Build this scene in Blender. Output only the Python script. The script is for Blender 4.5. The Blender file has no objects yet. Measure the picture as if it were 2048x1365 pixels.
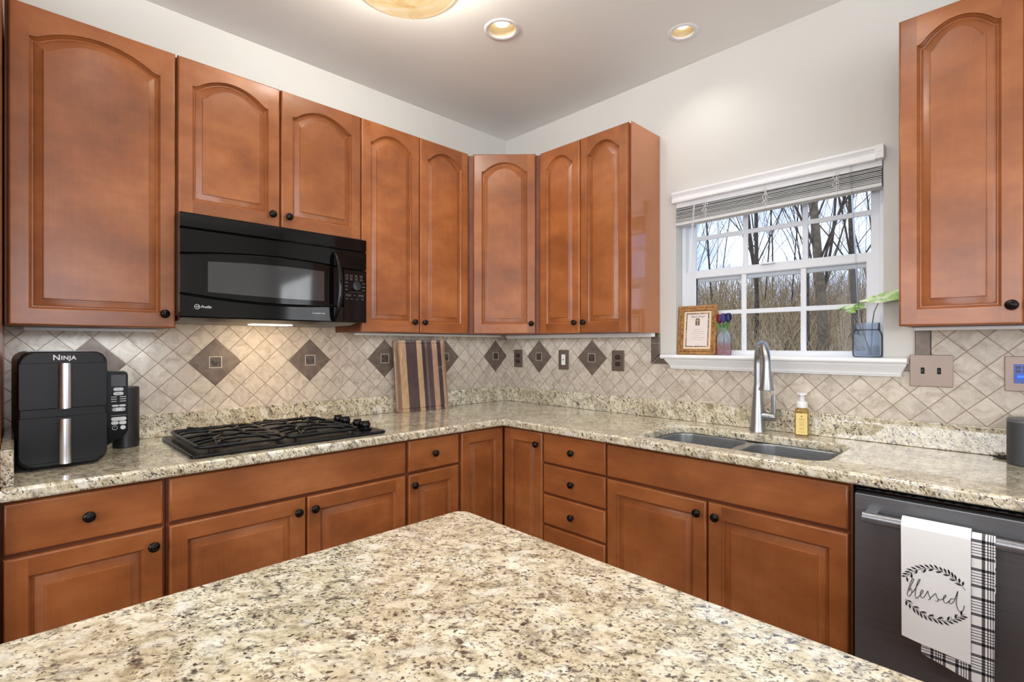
import bpy, bmesh, math, random
from mathutils import Matrix, Vector
random.seed(7)
SC = bpy.context.scene
COL = SC.collection
PI = math.pi

# ------------------------------------------------------------------ camera
cam_d = bpy.data.cameras.new('camera')
cam_d.sensor_fit = 'HORIZONTAL'; cam_d.sensor_width = 36.0
cam_d.lens = 1006.09 / 2048 * 36
cam_d.shift_x = 13.23 / 2048
cam_d.shift_y = 7.39 / 2048
cam_d.clip_start = 0.02; cam_d.clip_end = 300
cam = bpy.data.objects.new('camera', cam_d); COL.objects.link(cam)
cam.location = (2.5899, -2.5098, 1.3081)
cam.rotation_euler = (PI / 2, 0, 0.8026)
SC.camera = cam

# ------------------------------------------------------------------ exposure
vs = SC.view_settings
vs.view_transform = 'Standard'; vs.look = 'None'; vs.gamma = 1.0; vs.exposure = 0.17
vs.use_curve_mapping = False

def lin(r, g, b):
    f = lambda c: (c / 255) / 12.92 if c / 255 <= 0.04045 else ((c / 255 + 0.055) / 1.055) ** 2.4
    return (f(r), f(g), f(b), 1.0)

# ------------------------------------------------------------------ world: bright winter sky with thin cloud
w = bpy.data.worlds.new('sky'); SC.world = w; w.use_nodes = True
nt = w.node_tree; nt.nodes.clear()
wo = nt.nodes.new('ShaderNodeOutputWorld'); bg = nt.nodes.new('ShaderNodeBackground')
tc = nt.nodes.new('ShaderNodeTexCoord'); nz = nt.nodes.new('ShaderNodeTexNoise'); rp = nt.nodes.new('ShaderNodeValToRGB')
mp = nt.nodes.new('ShaderNodeMapping'); mp.inputs['Scale'].default_value = (1, 1, 2.5)
nz.inputs['Scale'].default_value = 2.2; nz.inputs['Detail'].default_value = 5
rp.color_ramp.elements[0].position = 0.42; rp.color_ramp.elements[0].color = lin(122, 152, 208)
rp.color_ramp.elements[1].position = 0.62; rp.color_ramp.elements[1].color = lin(206, 214, 228)
nt.links.new(tc.outputs['Generated'], mp.inputs['Vector']); nt.links.new(mp.outputs['Vector'], nz.inputs['Vector'])
nt.links.new(nz.outputs['Fac'], rp.inputs['Fac']); nt.links.new(rp.outputs['Color'], bg.inputs['Color'])
bg.inputs['Strength'].default_value = 2.1
nt.links.new(bg.outputs['Background'], wo.inputs['Surface'])

# ------------------------------------------------------------------ daylight through the windows of the open room behind
def area(name, loc, target, sx, sy, power, color=(1, 1, 1), spread=None):
    d = bpy.data.lights.new(name, 'AREA'); d.shape = 'RECTANGLE'; d.size = sx; d.size_y = sy
    d.energy = power; d.color = color
    if spread: d.spread = spread
    o = bpy.data.objects.new(name, d); COL.objects.link(o); o.location = loc
    o.rotation_euler = (Vector(target) - Vector(loc)).to_track_quat('-Z', 'Y').to_euler()
    return o
HC = 2.767
area('daylight_front', (2.6, -5.50, 1.68), (2.6, 0, 3.0), 3.6, 1.4, 78, (1, 0.99, 0.975))
area('daylight_side', (5.10, -3.0, 1.68), (0, -3.0, 3.2), 2.6, 1.4, 50, (0.97, 0.985, 1))
area('daylight_back', (4.10, -0.06, 1.45), (4.10, -4, 1.6), 1.3, 1.2, 20, (0.95, 0.97, 1))

# ------------------------------------------------------------------ helpers
def setp(o, **k):
    for a, b in k.items():
        if b is not None: o[a] = b
    return o

class MB:
    """collects shapes (world coordinates) into one bmesh"""
    def __init__(s): s.bm = bmesh.new()
    def _add(s, vs, fs, mi=0, M=None):
        bv = [s.bm.verts.new((M @ Vector(v)) if M else v) for v in vs]
        for k, f in enumerate(fs):
            try:
                fc = s.bm.faces.new([bv[i] for i in f]); fc.material_index = mi if isinstance(mi, int) else mi[k]
            except ValueError: pass
        return bv
    def box(s, x0, x1, y0, y1, z0, z1, bev=0, seg=2, mi=0, M=None):
        t = bmesh.new(); bmesh.ops.create_cube(t, size=1)
        for v in t.verts:
            v.co = ((x0 + x1) / 2 + v.co.x * (x1 - x0), (y0 + y1) / 2 + v.co.y * (y1 - y0), (z0 + z1) / 2 + v.co.z * (z1 - z0))
        if bev: bmesh.ops.bevel(t, geom=t.edges[:], offset=bev, segments=seg, profile=0.5, affect='EDGES', clamp_overlap=True)
        t.verts.index_update()
        s._add([v.co.copy() for v in t.verts], [[v.index for v in f.verts] for f in t.faces], mi, M); t.free(); return s
    def lathe(s, prof, c=(0, 0, 0), n=24, mi=0, M=None, cap=True):
        vs = []; fs = []
        for r, z in prof:
            for k in range(n):
                a = 2 * PI * k / n; vs.append((c[0] + r * math.cos(a), c[1] + r * math.sin(a), c[2] + z))
        for i in range(len(prof) - 1):
            for k in range(n):
                k2 = (k + 1) % n; fs.append((i * n + k, i * n + k2, (i + 1) * n + k2, (i + 1) * n + k))
        if cap:
            if prof[0][0] > 1e-5: fs.append(tuple(reversed(range(n))))
            if prof[-1][0] > 1e-5: fs.append(tuple((len(prof) - 1) * n + k for k in range(n)))
        s._add(vs, fs, mi, M); return s
    def tube(s, pts, r, n=8, mi=0, M=None, cap=True, closed=False):
        pts = [Vector(p) for p in pts]; L = len(pts); rs = r if isinstance(r, (list, tuple)) else [r] * L
        vs = []; fs = []; prev = None
        for i, p in enumerate(pts):
            if closed: t = (pts[(i + 1) % L] - pts[i - 1])
            else: t = (pts[min(i + 1, L - 1)] - pts[max(i - 1, 0)])
            t.normalize()
            if prev is None:
                u = t.cross(Vector((0, 0, 1)));
                if u.length < 1e-3: u = t.cross(Vector((1, 0, 0)))
            else: u = prev - t * prev.dot(t)
            u.normalize(); prev = u; v = t.cross(u)
            for k in range(n):
                a = 2 * PI * k / n; vs.append(p + (u * math.cos(a) + v * math.sin(a)) * rs[i])
        for i in range(L if closed else L - 1):
            j = (i + 1) % L
            for k in range(n):
                k2 = (k + 1) % n; fs.append((i * n + k, i * n + k2, j * n + k2, j * n + k))
        if cap and not closed:
            fs.append(tuple(reversed(range(n)))); fs.append(tuple((L - 1) * n + k for k in range(n)))
        s._add(vs, fs, mi, M); return s
    def prism(s, poly, h0, h1, mi=0, M=None):
        n = len(poly); vs = [(p[0], p[1], h0) for p in poly] + [(p[0], p[1], h1) for p in poly]
        fs = [tuple(reversed(range(n))), tuple(range(n, 2 * n))] + [(i, (i + 1) % n, n + (i + 1) % n, n + i) for i in range(n)]
        s._add(vs, fs, mi, M); return s
    def loft(s, rings, mi=0, M=None, close=True, cap0=False, cap1=False):
        n = len(rings[0]); vs = [p for r in rings for p in r]; fs = []
        for i in range(len(rings) - 1):
            for k in range(n if close else n - 1):
                k2 = (k + 1) % n; fs.append((i * n + k, i * n + k2, (i + 1) * n + k2, (i + 1) * n + k))
        if cap0: fs.append(tuple(reversed(range(n))))
        if cap1: fs.append(tuple((len(rings) - 1) * n + k for k in range(n)))
        s._add(vs, fs, mi, M); return s
    def grid(s, fn, nu, nv, mi=0, M=None):
        vs = [fn(i / nu, j / nv) for j in range(nv + 1) for i in range(nu + 1)]
        fs = [(j * (nu + 1) + i, j * (nu + 1) + i + 1, (j + 1) * (nu + 1) + i + 1, (j + 1) * (nu + 1) + i) for j in range(nv) for i in range(nu)]
        s._add(vs, fs, mi, M); return s
    def mesh(s, me, mi=0, M=None):
        s._add([v.co.copy() for v in me.vertices], [list(p.vertices) for p in me.polygons], mi, M); return s
    def build(s, name, mats, parent=None, loc=None, sharp=32, normals=True):
        org = Vector((0, 0, 0))
        if parent is not None:
            p = parent
            while p is not None: org += p.location; p = p.parent
        l = Vector(loc) if loc is not None else Vector((0, 0, 0))
        sh = org if parent is not None else l
        for v in s.bm.verts: v.co -= sh
        if normals: bmesh.ops.recalc_face_normals(s.bm, faces=s.bm.faces[:])
        me = bpy.data.meshes.new(name); s.bm.to_mesh(me); s.bm.free()
        for m in (mats if isinstance(mats, (list, tuple)) else [mats]): me.materials.append(m)
        if sharp is not None:
            me.polygons.foreach_set('use_smooth', [True] * len(me.polygons))
            me.set_sharp_from_angle(angle=math.radians(sharp))
        o = bpy.data.objects.new(name, me); COL.objects.link(o)
        if sharp is not None and len(me.polygons) > 6:
            wm = o.modifiers.new('weighted_normals', 'WEIGHTED_NORMAL'); wm.keep_sharp = True; wm.weight = 80
        if parent is not None: o.parent = parent
        elif loc is not None: o.location = l
        return o

def thing(name, label, cat, loc, group=None):
    o = bpy.data.objects.new(name, None); COL.objects.link(o); o.location = loc; o.empty_display_size = 0.05
    return setp(o, label=label, category=cat, group=group)
def tag(o, label, cat, group=None, kind=None): return setp(o, label=label, category=cat, group=group, kind=kind)
def struct(o): o['kind'] = 'structure'; return o
def dup(o, loc=None, parent=None):
    c = o.copy(); COL.objects.link(c)
    if loc is not None: c.location = loc
    if parent is not None: c.parent = parent
    for ch in o.children: dup(ch, parent=c)
    return c
def frame(o, a, b):
    a = Vector(a).normalized(); b = Vector(b).normalized(); c = a.cross(b)
    M = Matrix.Identity(4)
    for i in range(3): M[i][0] = a[i]; M[i][1] = b[i]; M[i][2] = c[i]; M[i][3] = o[i]
    return M

def curve_mesh(splines, half, bevel, z, res=3):
    """flat plate with rounded edges; splines = outlines (first outer, then holes)"""
    cu = bpy.data.curves.new('tmp', 'CURVE'); cu.dimensions = '2D'; cu.fill_mode = 'BOTH'
    cu.extrude = max(half - bevel, 0.0); cu.bevel_depth = bevel; cu.bevel_resolution = res; cu.offset = -bevel
    for pts in splines:
        sp = cu.splines.new('POLY'); sp.points.add(len(pts) - 1); sp.use_cyclic_u = True
        for q, p in zip(sp.points, pts): q.co = (p[0], p[1], 0, 1)
    ob = bpy.data.objects.new('tmp', cu); COL.objects.link(ob); ob.location = (0, 0, 0)
    dg = bpy.context.evaluated_depsgraph_get(); me = bpy.data.meshes.new_from_object(ob.evaluated_get(dg))
    COL.objects.unlink(ob); bpy.data.objects.remove(ob); bpy.data.curves.remove(cu)
    me.transform(Matrix.Translation((0, 0, z)))
    return me
def text_mesh(s, size, shear=0.0, extrude=0.0003, align='CENTER', offset=0.0, space=1.0):
    cu = bpy.data.curves.new('tmp', 'FONT'); cu.body = s; cu.size = size; cu.shear = shear; cu.extrude = extrude
    cu.align_x = align; cu.align_y = 'CENTER'; cu.offset = offset; cu.space_character = space; cu.resolution_u = 3
    ob = bpy.data.objects.new('tmp', cu); COL.objects.link(ob)
    dg = bpy.context.evaluated_depsgraph_get(); me = bpy.data.meshes.new_from_object(ob.evaluated_get(dg))
    COL.objects.unlink(ob); bpy.data.objects.remove(ob); bpy.data.curves.remove(cu)
    return me
def rrect(x0, x1, y0, y1, r, n=6):
    out = []
    for cx, cy, a0 in ((x1 - r, y1 - r, 0), (x0 + r, y1 - r, 90), (x0 + r, y0 + r, 180), (x1 - r, y0 + r, 270)):
        for k in range(n + 1):
            a = math.radians(a0 + 90 * k / n); out.append((cx + r * math.cos(a), cy + r * math.sin(a)))
    return out

# ------------------------------------------------------------------ materials
def newmat(name):
    m = bpy.data.materials.new(name); m.use_nodes = True
    return m, m.node_tree, m.node_tree.nodes['Principled BSDF']
def nd(nt, typ, **kw):
    n = nt.nodes.new('ShaderNode' + typ)
    for k, v in kw.items():
        if k in n.inputs.keys(): n.inputs[k].default_value = v
        else: setattr(n, k, v)
    return n
def ramp(nt, fac, stops, interp='LINEAR'):
    r = nt.nodes.new('ShaderNodeValToRGB'); cr = r.color_ramp; cr.interpolation = interp
    while len(cr.elements) > 1: cr.elements.remove(cr.elements[-1])
    for i, (p, c) in enumerate(stops):
        e = cr.elements[0] if i == 0 else cr.elements.new(p)
        e.position = p; e.color = c if len(c) == 4 else (*c, 1)
    nt.links.new(fac, r.inputs['Fac']); return r
def mth(nt, op, a, b=None, c=None):
    n = nt.nodes.new('ShaderNodeMath'); n.operation = op
    for i, v in enumerate((a, b, c)):
        if v is None: continue
        if hasattr(v, 'is_linked') or hasattr(v, 'links'): nt.links.new(v, n.inputs[i])
        else: n.inputs[i].default_value = v
    return n.outputs[0]
def mixc(nt, fac, a, b, blend='MIX'):
    n = nt.nodes.new('ShaderNodeMix'); n.data_type = 'RGBA'; n.blend_type = blend
    for sock, v in ((n.inputs[0], fac), (n.inputs[6], a), (n.inputs[7], b)):
        if hasattr(v, 'links'): nt.links.new(v, sock)
        else: sock.default_value = v
    return n.outputs[2]
def bump(nt, h, strength, dist, bsdf):
    b = nd(nt, 'Bump', Strength=strength, Distance=dist); nt.links.new(h, b.inputs['Height']); nt.links.new(b.outputs[0], bsdf.inputs['Normal'])
def plain(name, rgb, rough=0.5, metal=0.0, spec=0.5, coat=0.0, coat_rough=0.05, emit=None, emit_s=0):
    m, nt, b = newmat(name)
    b.inputs['Base Color'].default_value = lin(*rgb); b.inputs['Roughness'].default_value = rough; b.inputs['Metallic'].default_value = metal
    b.inputs['Specular IOR Level'].default_value = spec; b.inputs['Coat Weight'].default_value = coat; b.inputs['Coat Roughness'].default_value = coat_rough
    if emit: b.inputs['Emission Color'].default_value = lin(*emit); b.inputs['Emission Strength'].default_value = emit_s
    return m
def glass(name, rgb, ior=1.45, rough=0.0):
    m, nt, b = newmat(name); b.inputs['Base Color'].default_value = lin(*rgb); b.inputs['Transmission Weight'].default_value = 1
    b.inputs['Roughness'].default_value = rough; b.inputs['IOR'].default_value = ior
    return m
def thin_glass(name, stops, body=0.16):
    m = bpy.data.materials.new(name); m.use_nodes = True; nt = m.node_tree; nt.nodes.clear()
    o = nt.nodes.new('ShaderNodeOutputMaterial'); tr = nt.nodes.new('ShaderNodeBsdfTransparent'); gl = nt.nodes.new('ShaderNodeBsdfGlossy'); df = nt.nodes.new('ShaderNodeBsdfTranslucent'); d2 = nt.nodes.new('ShaderNodeBsdfDiffuse')
    t = nd(nt, 'TexCoord'); sx = nd(nt, 'SeparateXYZ'); nt.links.new(t.outputs['Object'], sx.inputs[0])
    r = ramp(nt, mth(nt, 'DIVIDE', sx.outputs['Z'], 0.14), [(p, lin(*c)) for p, c in stops])
    for n_ in (tr, df, d2): nt.links.new(r.outputs[0], n_.inputs['Color'])
    gl.inputs['Roughness'].default_value = 0.03
    a = nt.nodes.new('ShaderNodeMixShader'); a.inputs[0].default_value = 0.5; nt.links.new(df.outputs[0], a.inputs[1]); nt.links.new(d2.outputs[0], a.inputs[2])
    b = nt.nodes.new('ShaderNodeMixShader'); b.inputs[0].default_value = body; nt.links.new(tr.outputs[0], b.inputs[1]); nt.links.new(a.outputs[0], b.inputs[2])
    fr = nt.nodes.new('ShaderNodeLayerWeight'); fr.inputs['Blend'].default_value = 0.12
    c = nt.nodes.new('ShaderNodeMixShader'); nt.links.new(fr.outputs['Fresnel'], c.inputs[0]); nt.links.new(b.outputs[0], c.inputs[1]); nt.links.new(gl.outputs[0], c.inputs[2]); nt.links.new(c.outputs[0], o.inputs['Surface'])
    return m
def paint(name, rgb, var=0.02):
    m, nt, b = newmat(name); t = nd(nt, 'TexCoord'); n = nd(nt, 'TexNoise', Scale=2.0, Detail=3.0); nt.links.new(t.outputs['Object'], n.inputs['Vector'])
    c = lin(*rgb); r = ramp(nt, n.outputs['Fac'], [(0.3, [x * (1 - var) for x in c[:3]]), (0.7, [min(1, x * (1 + var)) for x in c[:3]])])
    nt.links.new(r.outputs[0], b.inputs['Base Color']); b.inputs['Roughness'].default_value = 0.75; b.inputs['Specular IOR Level'].default_value = 0.25
    n2 = nd(nt, 'TexNoise', Scale=350.0, Detail=2.0); nt.links.new(t.outputs['Object'], n2.inputs['Vector']); bump(nt, n2.outputs['Fac'], 0.06, 0.001, b)
    return m

def wood(name, axis, shades, rough=0.34, coat=0.25):
    m, nt, b = newmat(name)
    t = nd(nt, 'TexCoord'); oi = nd(nt, 'ObjectInfo')
    off = nd(nt, 'VectorMath', operation='SCALE'); off.inputs[0].default_value = (3.1, 7.7, 5.3); nt.links.new(mth(nt, 'MULTIPLY', oi.outputs['Random'], 3.0), off.inputs['Scale'])
    ad = nd(nt, 'VectorMath', operation='ADD'); nt.links.new(t.outputs['Object'], ad.inputs[0]); nt.links.new(off.outputs[0], ad.inputs[1])
    sc = {'v': (60, 60, 3.0), 'h': (3.0, 3.0, 60)}[axis]
    m1 = nd(nt, 'Mapping'); m1.inputs['Scale'].default_value = sc; nt.links.new(ad.outputs[0], m1.inputs['Vector'])
    g = nd(nt, 'TexNoise', Scale=1.6, Detail=5.0, Roughness=0.6, Distortion=0.5); nt.links.new(m1.outputs[0], g.inputs['Vector'])
    sc2 = {'v': (1.9, 1.9, 2.8), 'h': (1.5, 1.5, 2.6)}[axis]
    m2 = nd(nt, 'Mapping'); m2.inputs['Scale'].default_value = sc2; nt.links.new(ad.outputs[0], m2.inputs['Vector'])
    bl = nd(nt, 'TexNoise', Scale=1.7, Detail=4.0, Roughness=0.62); nt.links.new(m2.outputs[0], bl.inputs['Vector'])
    f = mth(nt, 'ADD', mth(nt, 'MULTIPLY', g.outputs['Fac'], 0.12), mth(nt, 'MULTIPLY', bl.outputs['Fac'], 0.88))
    r = ramp(nt, f, [(0.25, lin(*shades[0])), (0.5, lin(*shades[1])), (0.75, lin(*shades[2]))])
    v = mth(nt, 'ADD', mth(nt, 'MULTIPLY', oi.outputs['Random'], 0.16), 0.92)
    hs = nd(nt, 'HueSaturation'); nt.links.new(r.outputs[0], hs.inputs['Color']); nt.links.new(v, hs.inputs['Value'])
    nt.links.new(hs.outputs[0], b.inputs['Base Color'])
    b.inputs['Roughness'].default_value = rough; b.inputs['Coat Weight'].default_value = coat; b.inputs['Coat Roughness'].default_value = 0.18
    b.inputs['Specular IOR Level'].default_value = 0.45
    bump(nt, g.outputs['Fac'], 0.05, 0.0006, b)
    return m
SH = ((114, 63, 31), (153, 89, 46), (182, 115, 66))
WV = wood('maple_stain_vertical', 'v', SH); WH = wood('maple_stain_horizontal', 'h', SH)
WS = wood('maple_veneer_gloss', 'v', ((158, 90, 44), (170, 100, 50), (182, 110, 58)), rough=0.3, coat=0.85)
WS.node_tree.nodes['Principled BSDF'].inputs['Coat Roughness'].default_value = 0.03
WD = wood('maple_face_frame', 'v', ((96, 48, 26), (112, 58, 32), (126, 70, 40)), rough=0.5, coat=0.0)

def granite():
    m, nt, b = newmat('granite'); t = nd(nt, 'TexCoord')
    dv = Vector((0.50, 0.52, -0.69)).normalized()
    dt = nd(nt, 'VectorMath', operation='DOT_PRODUCT'); nt.links.new(t.outputs['Object'], dt.inputs[0]); dt.inputs[1].default_value = dv
    scl = nd(nt, 'VectorMath', operation='SCALE'); scl.inputs[0].default_value = dv; nt.links.new(mth(nt, 'MULTIPLY', dt.outputs['Value'], 0.62), scl.inputs['Scale'])
    sb = nd(nt, 'VectorMath', operation='SUBTRACT'); nt.links.new(t.outputs['Object'], sb.inputs[0]); nt.links.new(scl.outputs[0], sb.inputs[1]); P = sb.outputs[0]
    def noise(s, d=4.0, r=0.55, dist=0.0):
        n = nd(nt, 'TexNoise', Scale=s, Detail=d, Roughness=r, Distortion=dist); nt.links.new(P, n.inputs['Vector']); return n.outputs['Fac']
    base = ramp(nt, noise(52, 7, 0.66, 0.4), [(0.30, lin(144, 133, 111)), (0.39, lin(194, 183, 154)), (0.465, lin(219, 208, 180)), (0.56, lin(234, 226, 204)), (0.70, lin(243, 238, 224))]).outputs[0]
    big = ramp(nt, noise(7, 4, 0.55, 1.0), [(0.40, (1, 1, 1)), (0.62, lin(230, 226, 219)[:3])]).outputs[0]
    c = mixc(nt, 1.0, base, big, 'MULTIPLY')
    # grey drifts between the pale crystals
    v = nd(nt, 'TexVoronoi', feature='DISTANCE_TO_EDGE', Scale=46.0, Randomness=1.0)
    wn = nd(nt, 'TexNoise', Scale=30.0, Detail=3.0); nt.links.new(P, wn.inputs['Vector'])
    wp = nd(nt, 'VectorMath', operation='SCALE'); wp.inputs['Scale'].default_value = 0.035; nt.links.new(wn.outputs['Color'], wp.inputs[0])
    wa = nd(nt, 'VectorMath', operation='ADD'); nt.links.new(P, wa.inputs[0]); nt.links.new(wp.outputs[0], wa.inputs[1]); nt.links.new(wa.outputs[0], v.inputs['Vector'])
    edge = ramp(nt, v.outputs['Distance'], [(0.0, (1, 1, 1)), (0.07, (0, 0, 0))]).outputs[0]
    drift = ramp(nt, noise(14, 4, 0.6, 0.8), [(0.42, (0, 0, 0)), (0.60, (1, 1, 1))]).outputs[0]
    c = mixc(nt, mth(nt, 'MULTIPLY', mth(nt, 'MULTIPLY', edge, drift), 0.6), c, lin(118, 108, 94))
    ve = mth(nt, 'ABSOLUTE', mth(nt, 'SUBTRACT', noise(5.5, 6, 0.62, 1.2), 0.5))
    vein = ramp(nt, ve, [(0.0, (1, 1, 1)), (0.022, (0, 0, 0))]).outputs[0]
    c = mixc(nt, mth(nt, 'MULTIPLY', mth(nt, 'MULTIPLY', vein, ramp(nt, noise(26, 3), [(0.45, (0, 0, 0)), (0.6, (1, 1, 1))]).outputs[0]), 0.7), c, lin(104, 94, 82))
    st = noise(62, 5, 0.62, 0.3)
    c = mixc(nt, mth(nt, 'MULTIPLY', ramp(nt, st, [(0.54, (0, 0, 0)), (0.61, (1, 1, 1))]).outputs[0], 0.50), c, lin(126, 115, 97))
    c = mixc(nt, mth(nt, 'MULTIPLY', ramp(nt, st, [(0.625, (0, 0, 0)), (0.66, (1, 1, 1))]).outputs[0], 0.85), c, lin(66, 56, 48))
    # dark garnet flecks in clusters
    fl = ramp(nt, noise(140, 4, 0.55, 0.3), [(0.60, (0, 0, 0)), (0.63, (1, 1, 1))]).outputs[0]
    fl2 = ramp(nt, noise(240, 3, 0.5, 0.2), [(0.555, (0, 0, 0)), (0.60, (1, 1, 1))]).outputs[0]
    cl = ramp(nt, noise(19, 4, 0.6), [(0.44, (0, 0, 0)), (0.54, (1, 1, 1))]).outputs[0]
    c = mixc(nt, mth(nt, 'MULTIPLY', mth(nt, 'MULTIPLY', fl2, cl), 0.8), c, lin(74, 64, 55))
    c = mixc(nt, mth(nt, 'MULTIPLY', fl, 0.92), c, lin(52, 42, 36))
    vw = nd(nt, 'TexVoronoi', feature='SMOOTH_F1', Scale=24.0, Randomness=1.0); nt.links.new(wa.outputs[0], vw.inputs['Vector'])
    wh = mth(nt, 'MULTIPLY', ramp(nt, vw.outputs['Distance'], [(0.18, (1, 1, 1)), (0.34, (0, 0, 0))]).outputs[0], ramp(nt, noise(16, 2), [(0.48, (0, 0, 0)), (0.56, (1, 1, 1))]).outputs[0])
    c = mixc(nt, mth(nt, 'MULTIPLY', wh, 0.55), c, lin(240, 236, 224))
    nt.links.new(c, b.inputs['Base Color']); b.inputs['Specular IOR Level'].default_value = 0.12
    b.inputs['Roughness'].default_value = 0.3; b.inputs['Coat Weight'].default_value = 1.0; b.inputs['Coat Roughness'].default_value = 0.035; b.inputs['Coat IOR'].default_value = 1.7
    return m
GR = granite()

def tile(name, axis, u0, p_u, z0, p_z):
    m, nt, b = newmat(name); t = nd(nt, 'TexCoord'); sx = nd(nt, 'SeparateXYZ'); nt.links.new(t.outputs['Object'], sx.inputs[0])
    s = mth(nt, 'DIVIDE', mth(nt, 'SUBTRACT', sx.outputs[axis], u0), p_u); q = mth(nt, 'DIVIDE', mth(nt, 'SUBTRACT', sx.outputs['Z'], z0), p_z)
    A = mth(nt, 'ADD', s, q); B = mth(nt, 'SUBTRACT', q, s)
    def edge(a):
        f = mth(nt, 'FRACT', a); return mth(nt, 'MINIMUM', f, mth(nt, 'SUBTRACT', 1.0, f))
    d = mth(nt, 'MINIMUM', edge(A), edge(B))
    gm = ramp(nt, d, [(0.012, (1, 1, 1)), (0.020, (0, 0, 0))]).outputs[0]
    cv = nd(nt, 'CombineXYZ'); nt.links.new(mth(nt, 'FLOOR', A), cv.inputs[0]); nt.links.new(mth(nt, 'FLOOR', B), cv.inputs[1])
    wn = nd(nt, 'TexWhiteNoise'); nt.links.new(cv.outputs[0], wn.inputs['Vector'])
    ad = nd(nt, 'VectorMath', operation='ADD'); nt.links.new(t.outputs['Object'], ad.inputs[0]); nt.links.new(wn.outputs['Color'], ad.inputs[1])
    n1 = nd(nt, 'TexNoise', Scale=22.0, Detail=6.0, Roughness=0.62, Distortion=0.8); nt.links.new(ad.outputs[0], n1.inputs['Vector'])
    body = ramp(nt, n1.outputs['Fac'], [(0.32, lin(172, 159, 143)), (0.48, lin(198, 186, 170)), (0.68, lin(214, 204, 191))]).outputs[0]
    v = mth(nt, 'ADD', mth(nt, 'MULTIPLY', wn.outputs['Value'], 0.14), 0.92)
    hs = nd(nt, 'HueSaturation'); nt.links.new(body, hs.inputs['Color']); nt.links.new(v, hs.inputs['Value'])
    c = mixc(nt, gm, hs.outputs[0], lin(138, 116, 96))
    nt.links.new(c, b.inputs['Base Color']); b.inputs['Roughness'].default_value = 0.42
    h = ramp(nt, d, [(0.010, (0, 0, 0)), (0.045, (1, 1, 1))]).outputs[0]
    h2 = mth(nt, 'ADD', h, mth(nt, 'MULTIPLY', n1.outputs['Fac'], 0.25)); bump(nt, h2, 0.5, 0.0015, b)
    return m
ZL = 1.2283
TA = tile('travertine_tile_stove_wall', 'Y', -0.113, 0.1094, ZL, 0.1083)
TB = tile('travertine_tile_window_wall', 'X', 0.3255, 0.1083, ZL, 0.1083)
def mottled(name, c0, c1, scale, rough, metal=0, coat=0):
    m, nt, b = newmat(name); t = nd(nt, 'TexCoord'); n = nd(nt, 'TexNoise', Scale=scale, Detail=5.0, Roughness=0.6); nt.links.new(t.outputs['Object'], n.inputs['Vector'])
    r = ramp(nt, n.outputs['Fac'], [(0.35, lin(*c0)), (0.65, lin(*c1))]); nt.links.new(r.outputs[0], b.inputs['Base Color'])
    b.inputs['Roughness'].default_value = rough; b.inputs['Metallic'].default_value = metal; b.inputs['Coat Weight'].default_value = coat
    return m
ACC = mottled('bronze_accent_tile', (98, 84, 74), (118, 104, 93), 28, 0.38, 0.2)
ACL = plain('accent_rim', (196, 184, 168), 0.4, 0.3)
ACI = mottled('accent_insert', (70, 62, 56), (104, 96, 90), 60, 0.3, 0.6)
WALLP = paint('wall_paint', (208, 206, 200)); CEILP = paint('ceiling_paint', (243, 243, 240))
TRIM = plain('white_trim', (238, 239, 240), 0.35, coat=0.3); VINYL = plain('white_vinyl', (226, 230, 236), 0.4)
KNOB = plain('oil_rubbed_bronze', (26, 20, 18), 0.3, 0.6)
BLACK = plain('black_gloss', (8, 8, 9), 0.07, spec=0.32); BLACKM = plain('black_matte', (18, 18, 19), 0.45)
DARK = plain('near_black_matte', (14, 10, 8), 0.8)  # near-black matte for the dishwasher tub and switch slots
FRYB = plain('charcoal_plastic', (21, 21, 23), 0.38, spec=0.28); CHROME = plain('brushed_chrome', (224, 224, 227), 0.3, 1.0)
STEEL = plain('stainless', (168, 170, 173), 0.26, 1.0); NICKEL = plain('brushed_nickel', (168, 170, 173), 0.33, 1.0)
IRON = plain('cast_iron_gloss', (11, 11, 13), 0.34, spec=0.3)
PLATE = plain('bronze_plate', (120, 104, 94), 0.34, 0.55); PLATEP = plain('pale_bronze_plate', (150, 131, 119), 0.38, 0.3)
WHITEP = plain('white_plastic', (232, 232, 230), 0.35); GREYP = plain('grey_key', (190, 190, 190), 0.4)
PRINT = plain('print_white', (220, 220, 220), 0.5); PRINTD = plain('print_dark', (60, 56, 60), 0.6)

def brushed(name, rgb, rough, axis):
    m, nt, b = newmat(name); t = nd(nt, 'TexCoord'); mp = nd(nt, 'Mapping'); mp.inputs['Scale'].default_value = axis; nt.links.new(t.outputs['Object'], mp.inputs['Vector'])
    n = nd(nt, 'TexNoise', Scale=3.0, Detail=4.0, Roughness=0.7); nt.links.new(mp.outputs[0], n.inputs['Vector'])
    c = lin(*rgb); r = ramp(nt, n.outputs['Fac'], [(0.3, [x * 0.86 for x in c[:3]]), (0.7, [x * 1.12 for x in c[:3]])]); nt.links.new(r.outputs[0], b.inputs['Base Color'])
    b.inputs['Metallic'].default_value = 0.65; b.inputs['Roughness'].default_value = rough; bump(nt, n.outputs['Fac'], 0.06, 0.0005, b)
    return m
DWM = brushed('black_stainless', (116, 117, 120), 0.36, (2, 60, 160)); DWH = brushed('handle_stainless', (138, 139, 142), 0.28, (160, 4, 4))
SINKM = brushed('sink_steel', (150, 152, 154), 0.3, (4, 160, 160))

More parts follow.
